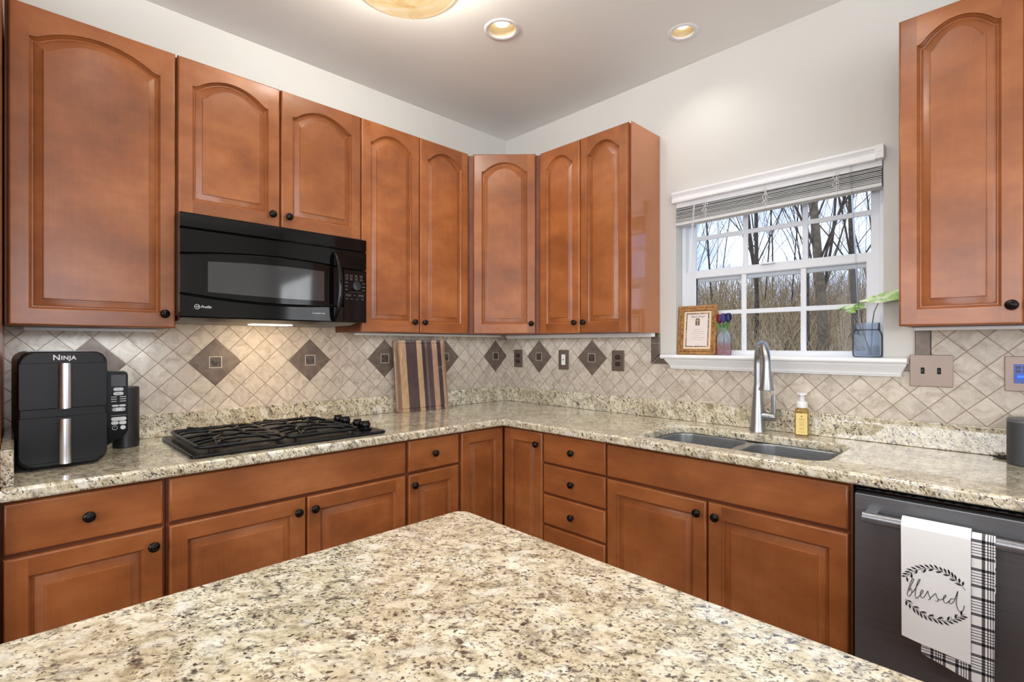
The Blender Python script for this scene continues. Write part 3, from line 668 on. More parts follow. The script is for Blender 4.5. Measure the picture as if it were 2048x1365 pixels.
# ------------------------------------------------------------------ sink, faucet, soap
sk_ = thing('kitchen_sink', 'undermount stainless steel double bowl sink set in the granite below the window', 'sink', (1.76, -0.36, 0.70))
def bowl(x0, x1, y0, y1):
    mb = MB(); zt = 0.8755
    r0 = rrect(x0 - 0.014, x1 + 0.010, y0 - 0.014, y1 + 0.014, 0.08, 8); rings = []
    for ins, z, rad in ((-0.012, zt, 0.085), (0, zt, 0.075), (0.004, zt - 0.006, 0.072), (0.008, 0.74, 0.068), (0.016, 0.716, 0.06), (0.036, 0.706, 0.045)):
        rings.append([(x, y, z) for x, y in rrect(x0 + ins, x1 - ins, y0 + ins, y1 - ins, rad, 8)])
    mb.loft(rings); mb._add(rings[-1], [tuple(range(len(rings[-1])))])
    b = mb.build('bowl', SINKM, sk_, sharp=50, normals=False)
    mb = MB(); mb.lathe([(0.045, 0), (0.045, 0.004), (0.036, 0.005), (0.034, 0.001), (0.0, 0.001)], ((x0 + x1) / 2, (y0 + y1) / 2 + 0.03, 0.706), 24); mb.build('drain', CHROME, b)
bowl(1.400, 1.737, -0.577, -0.160); bowl(1.767, 2.123, -0.577, -0.160)
mb = MB(); mb.box(1.735, 1.769, -0.56, -0.178, 0.866, 0.8758, bev=0.004); mb.build('divider', STEEL, sk_)

fa = thing('faucet', 'brushed nickel pull-down kitchen faucet with a high arched spout behind the sink', 'faucet', (1.739, -0.085, 0.914))
fx, fy = 1.739, -0.085
mb = MB(); mb.lathe([(0.0345, 0), (0.0345, 0.003), (0.0325, 0.006), (0.030, 0.04), (0.0255, 0.10), (0.0205, 0.16), (0.0178, 0.205), (0.0170, 0.212)], (fx, fy, 0.9140), 32); mb.build('faucet_body', NICKEL, fa, sharp=50)
dx, dy = 0.50, -0.866; R = 0.088; zc_ = 1.222; pts = [(fx, fy, 1.126)]
for k in range(0, 17):
    a = PI - PI * k / 16; pts.append((fx + dx * (R + R * math.cos(a)), fy + dy * (R + R * math.cos(a)), zc_ + R * math.sin(a)))
pts.append((fx + dx * 2 * R, fy + dy * 2 * R, 1.208))
mb = MB(); mb.tube(pts, 0.0163, 20); mb.build('spout', NICKEL, fa, sharp=50)
hx, hy = fx + dx * 2 * R, fy + dy * 2 * R
mb = MB(); mb.lathe([(0.0168, 0.095), (0.0172, 0.088), (0.0195, 0.06), (0.0255, 0.02), (0.0300, 0.002), (0.0285, 0.0), (0.0, 0.0)], (hx, hy, 1.115), 28); mb.build('spray_head', NICKEL, fa, sharp=50)
hz = 0.984; MH = frame((fx, fy, hz), (0, 0, 1), (0.0, -1, 0))   # local z = +x
mb = MB(); mb.lathe([(0.0185, 0.012), (0.0185, 0.052), (0.0178, 0.0525), (0.0178, 0.0540), (0.0190, 0.0545), (0.0190, 0.074), (0.0175, 0.0765), (0.0, 0.077)], n=24, M=frame((fx, fy, hz), (0, 1, 0), (0, 0, 1))); hd = mb.build('handle_hub', NICKEL, fa, sharp=50)
mb = MB(); mb.box(fx + 0.057, fx + 0.0755, fy - 0.006, fy + 0.006, hz + 0.010, hz + 0.099, bev=0.003); mb.build('lever', STEEL, fa)

so = thing('soap_dispenser', 'amber foaming hand soap bottle with white pump beside the faucet', 'soap dispenser', (1.9155, -0.075, 0.914))
MS = Matrix.Translation((1.9155, -0.075, 0.9142)) @ Matrix.Rotation(math.radians(14), 4, 'Z')
def rring(hx_, hy_, r, z): return [(x, y, z) for x, y in rrect(-hx_, hx_, -hy_, hy_, r, 5)]
mb = MB(); mb.loft([rring(0.024, 0.019, 0.006, 0.0), rring(0.0255, 0.0205, 0.007, 0.003), rring(0.0255, 0.0205, 0.007, 0.106), rring(0.024, 0.019, 0.010, 0.114), rring(0.019, 0.017, 0.0165, 0.119), rring(0.018, 0.018, 0.0175, 0.123)], M=MS, cap0=True, cap1=True)
mb.build('bottle', glass('amber_soap', (238, 208, 124), 1.38, 0.05), so, sharp=50)
mb = MB(); mb.lathe([(0.0215, 0.122), (0.0222, 0.124), (0.0222, 0.142), (0.0185, 0.148), (0.0115, 0.151), (0.0105, 0.172), (0.013, 0.174), (0.020, 0.176), (0.021, 0.182), (0.0185, 0.1855), (0.0, 0.186)], n=24, M=MS)
mb.box(-0.007, 0.007, -0.034, -0.010, 0.174, 0.183, bev=0.003, M=MS); mb.build('pump', WHITEP, so, sharp=50)
mb = MB(); mb.box(-0.0215, 0.0215, -0.0212, -0.0206, 0.008, 0.099, M=MS); lb = mb.build('label', plain('label_yellow', (232, 205, 128), 0.5), so)
mb = MB()
for (z, hw) in ((0.074, 0.009), (0.069, 0.009), (0.060, 0.011), (0.052, 0.010), (0.046, 0.008), (0.034, 0.010), (0.029, 0.008), (0.018, 0.012)): mb.box(-hw, hw, -0.0216, -0.0211, z, z + 0.0013, M=MS)
mb.lathe([(0.0035, 0), (0.0035, 0.0004)], n=12, M=MS @ frame((0, -0.0212, 0.086), (1, 0, 0), (0, 0, 1)))
mb.build('label_print', plain('label_ink', (176, 128, 70), 0.6), lb)

# ------------------------------------------------------------------ cooktop
ck = thing('gas_cooktop', 'black four-burner gas cooktop with curved wire grates set in the granite', 'cooktop', (0.36, -1.71, 0.914))
mb = MB(); mb.mesh(curve_mesh([rrect(0.100, 0.612, -2.088, -1.331, 0.022, 6)], 0.006, 0.005, 0.9205, 3)); mb.box(0.125, 0.588, -2.060, -1.440, 0.9262, 0.9275, bev=0.0006); mb.build('cooktop_pan', plain('black_enamel', (10, 10, 11), 0.3, spec=0.25), ck, sharp=45)
bur = [(0.235, -1.925), (0.470, -1.925), (0.235, -1.625), (0.470, -1.625)]
for x, y in bur:
    mb = MB(); mb.lathe([(0.055, 0), (0.052, 0.004), (0.045, 0.004), (0.043, 0.010), (0.034, 0.011), (0.034, 0.016), (0.030, 0.018), (0.0, 0.0185)], (x, y, 0.9270), 28); mb.build('burner', BLACKM, ck, sharp=45)
def arc(cx, cy, r, a0, a1, n, z): return [(cx + r * math.cos(math.radians(a0 + (a1 - a0) * k / n)), cy + r * math.sin(math.radians(a0 + (a1 - a0) * k / n)), z) for k in range(n + 1)]
for yc in (-1.912, -1.607):
    mb = MB(); zt = 0.957; x0, x1, y0, y1 = 0.130, 0.590, yc - 0.148, yc + 0.148
    mb.tube([(x, y, zt - 0.010) for x, y in rrect(x0, x1, y0, y1, 0.03, 5)], 0.0066, 8, closed=True)
    mb.tube(arc(0.362, yc, 0.062, 0, 360, 28, zt)[:-1], 0.0056, 8, closed=True)
    for xc, a0, a1 in ((0.590, 90, 270), (0.130, -90, 90)):
        mb.tube(arc(xc, yc, 0.085, a0, a1, 18, zt), 0.0056, 8)
    for s in (-1, 1):
        mb.tube([(0.362 + 0.045 * sx_, yc + s * 0.045, zt) for sx_ in (0,)] + [(0.362, yc + s * 0.085, zt), (0.362, yc + s * 0.148, zt - 0.006)], 0.0053, 8)
        for xx in (0.20, 0.262, 0.462, 0.524): mb.tube([(xx, yc + s * 0.148, zt - 0.008), (xx, yc + s * 0.110, zt), (xx + (0.362 - xx) * 0.18, yc + s * 0.052, zt)], 0.0053, 8)
        mb.tube([(0.130, yc + s * 0.09, zt - 0.01), (0.24, yc + s * 0.075, zt), (0.31, yc + s * 0.035, zt)], 0.0053, 8); mb.tube([(0.590, yc + s * 0.09, zt - 0.01), (0.48, yc + s * 0.075, zt), (0.414, yc + s * 0.035, zt)], 0.0053, 8)
        for xx in (x0, x1): mb.tube([(xx, yc + s * 0.120, zt - 0.010), (xx, yc + s * 0.120, 0.9268)], 0.005, 6)
    mb.build('grate', IRON, ck, sharp=60)
for x in (0.262, 0.340, 0.455, 0.530):
    mb = MB(); mb.lathe([(0.027, 0), (0.0285, 0.002), (0.0285, 0.006), (0.021, 0.008), (0.0205, 0.013), (0.0225, 0.020), (0.0215, 0.029), (0.017, 0.035), (0.009, 0.0385), (0.0, 0.039)], (x, -1.393, 0.9265), 24); mb.box(x - 0.0025, x + 0.0025, -1.412, -1.374, 0.950, 0.9665, bev=0.002); mb.build('control_knob', BLACK, ck, sharp=45)

# ------------------------------------------------------------------ microwave
mw = thing('microwave', 'black over-the-range microwave with curved door and bowed handle hung above the cooktop', 'microwave', (0.2, -1.70, 1.405))
ML, MR, MF = -2.0792, -1.3150, 0.395
mb = MB(); mb.box(0.0095, 0.372, ML + 0.004, MR - 0.004, 1.418, 1.8135, bev=0.002, seg=1); mb.build('housing', BLACKM, mw)
MM = frame((0, 0, 0), (0, 1, 0), (0, 0, 1))
def arch_t(y): t = (y - ML) / (MR - ML); return 1.6505 + 0.020 * math.sin(PI * min(1, t / 0.9)) ** 1.0 + 0.010 * t
def arch_b(y): t = (y - ML) / (MR - ML); return 1.5015 - 0.020 * math.sin(PI * min(1, t / 0.9)) - 0.010 * t
def strip(mb, y0, y1, f0, f1, x0, x1, n=28):
    rings = []
    for k in range(n + 1):
        y = y0 + (y1 - y0) * k / n; a, b = f0(y), f1(y); e = min(0.004, (b - a) * 0.3)
        rings.append([(x0, y, a), (x1 - e, y, a), (x1, y, a + e), (x1, y, b - e), (x1 - e, y, b), (x0, y, b)])
    mb.loft(rings, cap0=True, cap1=True)
mb = MB(); strip(mb, ML, MR, lambda y: 1.7505, lambda y: 1.8075, 0.371, MF); mb.build('vent_panel', BLACK, mw, sharp=35)
mb = MB(); strip(mb, ML, MR, lambda y: arch_t(y) + 0.002, lambda y: 1.7490, 0.371, MF); mb.build('upper_fascia', BLACK, mw, sharp=35)
DYR = -1.4310
def bow(y, z):
    t = (y - ML) / (DYR - ML); return 0.010 * math.sin(PI * max(0, min(1, t)))
mb = MB(); rings = []
for k in range(29):
    y = ML + (DYR - ML) * k / 28; a, b = arch_b(y), arch_t(y); x1 = MF + bow(y, 0)
    rings.append([(0.371, y, a), (x1 - 0.004, y, a), (x1, y, a + 0.004), (x1, y, b - 0.004), (x1 - 0.004, y, b), (0.371, y, b)])
mb.loft(rings, cap0=True, cap1=True); md = mb.build('door', BLACK, mw, sharp=35)
WINM = plain('microwave_window', (46, 47, 49), 0.07, spec=0.9)
mb = MB(); rings = []
for k in range(21):
    y = -1.9873 + (1.9873 - 1.5249) * k / 20; t = k / 20; b = 1.6290 + 0.006 * math.sin(PI * t) + 0.008 * t; a = 1.5115 - 0.007 * t - 0.003 * math.sin(PI * t); x = MF + bow(y, 0)
    rings.append([(x - 0.001, y, a), (x + 0.0006, y, a), (x + 0.0006, y, b), (x - 0.001, y, b)])
mb.loft(rings, cap0=True, cap1=True); mb.build('door_window', WINM, md, sharp=35)
mb = MB(); strip(mb, ML, DYR, lambda y: 1.4120, lambda y: arch_b(y) - 0.002, 0.371, MF); mb.build('lower_fascia', BLACK, mw, sharp=35)
mb = MB(); strip(mb, DYR + 0.0025, MR, lambda y: 1.4120, lambda y: arch_t(y), 0.371, MF); cp = mb.build('control_panel', BLACK, mw, sharp=35)
mb = MB(); mb.box(MF - 0.002, MF + 0.0015, -1.4165, -1.3265, 1.6640, 1.7200, bev=0.001); mb.build('display', plain('display_glass', (5, 5, 6), 0.12, spec=0.25), cp)
mb = MB(); mb.lathe([(0.0225, 0), (0.0225, 0.008), (0.020, 0.013), (0.0, 0.014)], n=28, M=frame((MF, -1.3690, 1.5830), (0, 1, 0), (0, 0, 1))); mb.build('dial', plain('dial_grey', (38, 38, 40), 0.25), cp, sharp=45)
mb = MB(); KX = MF
def keys(z, ys, w, bar=False):
    for y in ys:
        mb.box(KX - 0.0005, KX + 0.0006, y - w / 2, y + w / 2, z, z + 0.0022)
        if bar:
            for zz in (z - 0.0045, z + 0.0060): mb.box(KX - 0.0005, KX + 0.0005, y - w / 2 - 0.002, y + w / 2 + 0.002, zz, zz + 0.0006)
keys(1.6290, (-1.4145, -1.3925, -1.3675, -1.3420), 0.013, True); keys(1.6140, (-1.4145, -1.3925, -1.3675, -1.3420), 0.013, True)
for z in (1.597, 1.580, 1.564): keys(z, (-1.4165,), 0.013); keys(z, (-1.3300,), 0.013)
keys(1.5385, (-1.407, -1.343), 0.026, True); keys(1.5385, (-1.3755,), 0.008); keys(1.521, (-1.414, -1.390, -1.363, -1.336), 0.012); mb.box(KX - 0.0005, KX + 0.0005, -1.40, -1.34, 1.5555, 1.5562)
mb.build('keypad_print', plain('keypad_print', (112, 112, 112), 0.5), cp, sharp=None)
mb = MB(); hp = []
for k in range(25):
    t = k / 24; z = 1.7270 - (1.7270 - 1.4150) * t; s = math.sin(PI * t); hp.append((MF + 0.006 + 0.040 * s ** 0.6, -1.4790 + 0.012 * s, z))
mb.tube(hp, [0.006 + 0.0062 * math.sin(PI * k / 24) ** 0.4 for k in range(25)], 12); mb.build('handle', BLACK, mw, sharp=60)
mb = MB()
mb.mesh(text_mesh('Profile', 0.0140, shear=0.35, align='LEFT'), M=frame((MF + 0.0004, -2.0115, 1.4530), (0, 1, 0), (0, 0, 1)))
mb.build('badge_lettering', PRINT, mw, sharp=None); mb = MB()
mb.mesh(text_mesh('GE', 0.0095, shear=0.25), M=frame((MF + 0.0004, -2.0225, 1.4530), (0, 1, 0), (0, 0, 1)))
mb.tube([(MF + 0.0004, -2.0225 + 0.0088 * math.cos(a), 1.4530 + 0.0088 * math.sin(a)) for a in [2 * PI * i / 24 for i in range(24)]], 0.0008, 6, closed=True)
mb.build('badge_monogram', PRINT, mw, sharp=None); mb = MB()
mb.mesh(text_mesh('Convection Oven', 0.0082), M=frame((MF + 0.0004, -1.5470, 1.4485), (0, 1, 0), (0, 0, 1)))
mb.build('oven_lettering', PRINT, mw, sharp=None)
mb = MB(); mb.loft([[(0.012, y, 1.398), (0.33, y, 1.400), (0.389, y, 1.4115), (0.372, y, 1.4175), (0.012, y, 1.4175)] for y in (ML + 0.008, MR - 0.05)], cap0=True, cap1=True); mb.build('underside', plain('grey_underside', (26, 26, 29), 0.3, 0.2), mw)
mb = MB(); mb.box(0.17, 0.23, -1.775, -1.600, 1.3955, 1.4005, bev=0.0015); mb.build('lamp_lens', plain('lamp_lens', (255, 240, 215), 0.4, emit=(255, 232, 196), emit_s=6), mw)
ld = area('microwave_lamp', (0.27, -1.66, 1.388), (0.04, -1.66, 1.10), 0.06, 0.40, 1.9, (1.0, 0.74, 0.44))

# ------------------------------------------------------------------ cutting board
cbn = thing('cutting_board', 'striped walnut and maple cutting board leaning on the stove wall tiles', 'cutting board', (0.10, -0.78, 0.914))
p0 = Vector((0.088, -0.9510, 0.9145)); p1 = Vector((0.113, -0.6030, 0.9145)); av = (p1 - p0); bw = av.length
bv = Vector((-0.050, 0.0, 0.418)); av.normalize(); bv = (bv - av * bv.dot(av)); bh = 0.424
MC = frame(p0, av, bv)
def board_mat():
    m, nt, b = newmat('striped_hardwood'); t = nd(nt, 'TexCoord'); sx = nd(nt, 'SeparateXYZ')
    mp = nd(nt, 'Mapping'); mp.vector_type = 'POINT'; nt.links.new(t.outputs['Object'], mp.inputs[0]); nt.links.new(mp.outputs[0], sx.inputs[0])
    u = mth(nt, 'DIVIDE', mth(nt, 'ADD', sx.outputs['Y'], 0.170), 0.346)
    bl_ = lin(198, 164, 126); wl = lin(84, 66, 66); wl2 = lin(66, 52, 56); md_ = lin(150, 118, 92); pk = lin(186, 150, 124)
    st = ramp(nt, u, [(0.0, md_), (0.095, bl_), (0.225, wl), (0.43, bl_), (0.535, wl2), (0.60, lin(120, 100, 96)), (0.64, wl), (0.735, pk), (0.84, wl2), (0.925, pk), (0.97, md_)], 'CONSTANT').outputs[0]
    m2 = nd(nt, 'Mapping'); m2.inputs['Scale'].default_value = (30, 40, 2.5); nt.links.new(t.outputs['Object'], m2.inputs[0])
    n = nd(nt, 'TexNoise', Scale=2.0, Detail=6.0, Roughness=0.65, Distortion=1.2); nt.links.new(m2.outputs[0], n.inputs['Vector'])
    g = ramp(nt, n.outputs['Fac'], [(0.3, (0.62, 0.62, 0.62)), (0.7, (1.15, 1.12, 1.1))]).outputs[0]
    nt.links.new(mixc(nt, 1.0, st, g, 'MULTIPLY'), b.inputs['Base Color']); b.inputs['Roughness'].default_value = 0.3; b.inputs['Coat Weight'].default_value = 0.3
    return m
mb = MB(); tb = 0.022
outs = [rrect(0.003, bw - 0.003, 0.003, bh - 0.003, 0.012, 5), rrect(0, bw, 0, bh, 0.014, 5)]
def lift(pl, z): return [(x, y, z) for x, y in pl]
g0, g1, g2, g3 = (rrect(d, bw - d, d, bh - d, 0.012, 5) for d in (0.016, 0.0185, 0.0215, 0.024))
mb.loft([lift(outs[0], -tb), lift(outs[1], -tb + 0.003), lift(outs[1], -0.003), lift(outs[0], 0.0), lift(g0, 0.0), lift(g1, -0.0045), lift(g2, -0.0045), lift(g3, 0.0)], M=MC, cap0=True, cap1=True)
mb.build('board', board_mat(), cbn, sharp=40)

# ------------------------------------------------------------------ air fryer
af = thing('air_fryer', 'black air fryer with two stacked drawers and chrome handles on the left counter', 'air fryer', (0.30, -2.40, 0.914))
MAF = frame((0.452, -2.4055, 0.914), (0, 1, 0), (0, 0, 1)) @ Matrix.Rotation(math.radians(2.5), 4, 'Y')
mb = MB(); hw = 0.1095; rings = []
for ins, zz in ((0.012, -0.37), (0.003, -0.362), (0.0, -0.35), (0.0, -0.012), (0.003, -0.004), (0.008, 0.0)):
    rings.append([(x, y, zz) for x, y in rrect(-hw + ins, hw - ins, 0.006 + ins, 0.372 - ins, 0.036, 8)])
mb.loft(rings, M=MAF, cap0=True, cap1=True)
for sx_ in (-0.08, 0.08):
    for zz in (-0.05, -0.32): mb.lathe([(0.012, 0), (0.012, 0.008)], n=12, M=MAF @ Matrix.Translation((sx_, 0.0005, zz)) @ Matrix.Rotation(-PI / 2, 4, 'X'))
mb.build('body', FRYB, af, sharp=40)
def rr2(x0, x1, y0, y1, rb, rt):
    out = []
    for cx, cy, a0, r in ((x1 - rt, y1 - rt, 0, rt), (x0 + rt, y1 - rt, 90, rt), (x0 + rb, y0 + rb, 180, rb), (x1 - rb, y0 + rb, 270, rb)):
        for k in range(7):
            a = math.radians(a0 + 15 * k); out.append((cx + r * math.cos(a), cy + r * math.sin(a)))
    return out
for zb, zt_, hb, ht in ((0.022, 0.166, 0.018, 0.160), (0.191, 0.336, 0.192, 0.336)):
    mb = MB(); lo = rr2(-0.1072, 0.1072, zb, zt_, 0.004 if zb > 0.1 else 0.026, 0.004); li = [(x * 0.985, (y - (zb + zt_) / 2) * 0.975 + (zb + zt_) / 2) for x, y in lo]
    mb.loft([lift(lo, -0.002), lift(lo, 0.0035), lift(li, 0.0055)], M=MAF, cap1=True); dr = mb.build('drawer', FRYB, af, sharp=40)
    mb = MB(); cy_ = 0.022; pr = []
    n = 28
    rr_ = [(0.0155 * math.cos(2 * PI * k / n) - 0.0005, max(-0.012, 0.0135 * math.sin(2 * PI * k / n)) + cy_) for k in range(n)]
    mb.loft([[(x * 0.93, hb, z) for x, z in rr_], [(x, hb + 0.002, z) for x, z in rr_], [(x, ht - 0.002, z) for x, z in rr_], [(x * 0.93, ht, z) for x, z in rr_]], M=MAF, cap0=True, cap1=True)
    mb.build('handle', CHROME, dr, sharp=40)
mb = MB(); mb.mesh(text_mesh('N', 0.0240, offset=0.0004), M=MAF @ Matrix.Translation((-0.0195, 0.3525, 0.0004))); mb.mesh(text_mesh('INJA', 0.0180, offset=0.0004, space=1.08), M=MAF @ Matrix.Translation((0.0095, 0.3515, 0.0004))); mb.build('badge_lettering', PRINT, af, sharp=None)
GLINT = plain('glint_grey', (120, 120, 120), 0.3)
for x in (-0.058, 0.058):
    mb = MB(); mb.box(x - 0.012, x + 0.012, 0.3717, 0.3727, -0.030, -0.020, M=MAF); mb.build('lid_glint', GLINT, af)  # grey pads painted for two small light reflections on the lid
# side control panel, slanted at the bottom
MP = frame((0.405, -2.2950, 0.914), (0, 1, 0), (0, 0, 1)) @ Matrix.Rotation(math.radians(-4), 4, 'Y')
pp = [(0.0, 0.048), (0.040, 0.074), (0.055, 0.086), (0.0585, 0.096), (0.0585, 0.292), (0.054, 0.300), (0.0, 0.3035)]
mb = MB(); mb.prism(pp, -0.11, 0.0, M=MP); bmesh.ops.bevel(mb.bm, geom=[e for e in mb.bm.edges], offset=0.003, segments=2, affect='EDGES'); pn = mb.build('control_panel', plain('panel_black', (9, 9, 10), 0.25, spec=0.12), af, sharp=40)
mb = MB(); mb.box(0.012, 0.052, 0.250, 0.290, -0.001, 0.0012, M=MP); mb.build('display', plain('fryer_display', (58, 58, 60), 0.2, spec=0.2), pn)
mb = MB()
def pill(x0, x1, z0, z1):
    mb = MB(); mb.loft([lift(rrect(x0, x1, z0, z1, (z1 - z0) * 0.48, 4), 0.0), lift(rrect(x0, x1, z0, z1, (z1 - z0) * 0.48, 4), 0.0014)], M=MP, cap1=True); mb.build('button', GREYP, pn, sharp=40)
pill(0.018, 0.046, 0.2345, 0.2455); pill(0.018, 0.046, 0.2195, 0.2305); pill(0.014, 0.0325, 0.180, 0.1865); pill(0.0335, 0.052, 0.180, 0.1865); pill(0.014, 0.052, 0.164, 0.1765)
pill(0.012, 0.054, 0.131, 0.144); pill(0.012, 0.0325, 0.118, 0.1295); pill(0.0335, 0.054, 0.118, 0.1295); pill(0.037, 0.052, 0.100, 0.1145)
mb = MB()
for k, z in enumerate((0.2125, 0.2050, 0.1975)):
    mb.box(0.012, 0.027, z, z + 0.0022, 0.0, 0.0006, M=MP); mb.box(0.036, 0.053, z, z + 0.0022, 0.0, 0.0006, M=MP)
mb.build('function_print', GREYP, pn, sharp=None); mb = MB()
mb.tube([(0.022 + 0.0068 * math.cos(a), 0.1072 + 0.0068 * math.sin(a), 0.0008) for a in [2 * PI * i / 20 for i in range(20)]], 0.0008, 5, closed=True, M=MP); mb.box(0.0216, 0.0224, 0.1072, 0.1115, 0.0, 0.001, M=MP)
mb.build('power_symbol', GREYP, pn, sharp=None)
mb = MB(); mb.box(0.011, 0.055, 0.1495, 0.1501, 0.0, 0.0006, M=MP); mb.build('divider_line', GREYP, pn, sharp=None)
mb = MB()
mb.mesh(text_mesh('1', 0.008), M=MP @ Matrix.Translation((0.032, 0.240, 0.0016))); mb.build('numeral_one', PRINTD, pn, sharp=None); mb = MB(); mb.mesh(text_mesh('2', 0.008), M=MP @ Matrix.Translation((0.032, 0.225, 0.0016)))
mb.build('numeral_two', PRINTD, pn, sharp=None)
for x in (0.019, 0.047): mb = MB(); mb.tube([(x + 0.0042 * math.cos(a), 0.1702 + 0.0042 * math.sin(a), 0.0015) for a in [2 * PI * i / 16 for i in range(16)]], 0.0007, 5, closed=True, M=MP); mb.build('temperature_ring', PRINTD, pn, sharp=None)

mb = MB(); mb.lathe([(0.0405, 0.0), (0.0425, 0.003), (0.0425, 0.118), (0.0420, 0.119), (0.0425, 0.120), (0.0425, 0.227), (0.0405, 0.231), (0.036, 0.2315), (0.034, 0.229), (0.0, 0.229)], (0.168, -2.2130, 0.9142), 40)
tag(mb.build('canister', plain('black_canister', (34, 34, 36), 0.42), loc=(0.168, -2.213, 0.9142), sharp=45), 'plain black cylindrical canister standing behind the air fryer control panel', 'canister')

# ------------------------------------------------------------------ window sill items
pf = thing('picture_frame', 'rustic brown wooden picture frame with a printed prayer on the window sill', 'picture frame', (1.405, 0.01, 1.2565))
MPF = frame((1.3020, 0.002, 1.2572), (1, 0.0, 0), (0, math.sin(math.radians(5)), math.cos(math.radians(5)))); fw_, fh_ = 0.2050, 0.2560
def rustic():
    m, nt, b = newmat('rustic_pine'); t = nd(nt, 'TexCoord'); mp = nd(nt, 'Mapping'); mp.inputs['Scale'].default_value = (18, 40, 18); nt.links.new(t.outputs['Object'], mp.inputs[0])
    n = nd(nt, 'TexNoise', Scale=3.5, Detail=6.0, Roughness=0.7, Distortion=0.6); nt.links.new(mp.outputs[0], n.inputs['Vector'])
    r = ramp(nt, n.outputs['Fac'], [(0.30, lin(52, 34, 22)), (0.42, lin(132, 90, 48)), (0.56, lin(172, 126, 70)), (0.72, lin(196, 152, 96))]); nt.links.new(r.outputs[0], b.inputs['Base Color']); b.inputs['Roughness'].default_value = 0.55
    bump(nt, n.outputs['Fac'], 0.4, 0.002, b); return m
mb = MB()
def rr4(d, c): return [(d, d, c), (fw_ - d, d, c), (fw_ - d, fh_ - d, c), (d, fh_ - d, c)]
mb.loft([rr4(0, -0.018), rr4(0, -0.002), rr4(0.003, 0.002), rr4(0.011, 0.002), rr4(0.013, -0.001), rr4(0.016, -0.001), rr4(0.019, 0.003), rr4(0.027, 0.002), rr4(0.030, -0.004), rr4(0.031, -0.010)], M=MPF)
mb._add(rr4(0.0, -0.018), [(3, 2, 1, 0)], 0, MPF); mb.build('moulding', rustic(), pf, sharp=30)
mb = MB(); mb.box(0.029, fw_ - 0.029, 0.029, fh_ - 0.029, -0.010, -0.0060, M=MPF); mb.build('mat_board', plain('mat_cream', (226, 210, 180), 0.7), pf)
def mosaic():
    m, nt, b = newmat('print_border'); t = nd(nt, 'TexCoord'); v = nd(nt, 'TexVoronoi', Scale=170.0); nt.links.new(t.outputs['Object'], v.inputs['Vector'])
    s = nd(nt, 'SeparateColor'); nt.links.new(v.outputs['Color'], s.inputs[0])
    r = ramp(nt, s.outputs[0], [(0.0, lin(60, 84, 92)), (0.25, lin(160, 92, 74)), (0.45, lin(206, 160, 106)), (0.62, lin(96, 124, 122)), (0.8, lin(176, 120, 112)), (0.92, lin(74, 70, 96))], 'CONSTANT'); nt.links.new(r.outputs[0], b.inputs['Base Color']); b.inputs['Roughness'].default_value = 0.6
    return m
mb = MB(); px0, px1, pz0, pz1 = 0.0415, fw_ - 0.0415, 0.0395, fh_ - 0.0395; mb.box(px0, px1, pz0, pz1, -0.0062, -0.0054, M=MPF); mb.build('print_border', mosaic(), pf)
mb = MB(); mb.box(px0 + 0.006, px1 - 0.006, pz0 + 0.006, pz1 - 0.006, -0.0056, -0.0050, M=MPF); sh_ = mb.build('print_sheet', plain('print_paper', (222, 212, 206), 0.6), pf)
mb = MB(); cx_ = fw_ / 2 + 0.001
mb.mesh(text_mesh("Papa's Prayer", 0.0138, shear=0.4, extrude=0.0002), M=MPF @ Matrix.Translation((cx_, pz1 - 0.0185, -0.0049)))
mb.build('print_title', PRINTD, sh_, sharp=None)
def squig(z, w_, seed):
    mb = MB()
    rnd = random.Random(seed); x = cx_ - w_ / 2
    while x < cx_ + w_ / 2:
        L = rnd.uniform(0.006, 0.012); pts = []
        for k in range(9): pts.append((x + L * k / 8, z + 0.0011 * math.sin(k * 2.1 + rnd.random()), -0.0048))
        mb.tube(pts, 0.00035, 4, M=MPF); x += L + 0.003
    mb.build('print_line', PRINTD, sh_, sharp=None)
for i, (z, w_) in enumerate(((0.130, 0.038), (0.120, 0.044), (0.109, 0.064), (0.0985, 0.020), (0.088, 0.060), (0.0775, 0.046), (0.054, 0.016))): squig(z, w_, i)
mb = MB(); zc1 = 0.172
ap = [(-0.0115, -0.020), (0.0115, -0.020), (0.0115, 0.008)] + [(0.0115 * math.cos(PI * k / 10), 0.008 + 0.0105 * math.sin(PI * k / 10)) for k in range(1, 10)] + [(-0.0115, 0.008)]
mb.prism([(cx_ + x, zc1 + y) for x, y in ap], -0.0050, -0.0047, M=MPF); mb.build('chapel_window_print', plain('print_brown', (104, 88, 70), 0.6), sh_)
mb = MB(); mb.box(cx_ - 0.001, cx_ + 0.001, zc1 - 0.018, zc1 + 0.016, -0.0048, -0.0045, M=MPF); mb.box(cx_ - 0.009, cx_ + 0.009, zc1 + 0.004, zc1 + 0.006, -0.0048, -0.0045, M=MPF); mb.build('cross_print', plain('print_pale', (224, 214, 196), 0.6), sh_)
mb = MB(); mb.box(fw_ / 2 - 0.02, fw_ / 2 + 0.02, 0.004, 0.15, -0.024, -0.0185, M=MPF); mb.build('easel_back', BLACKM, pf)

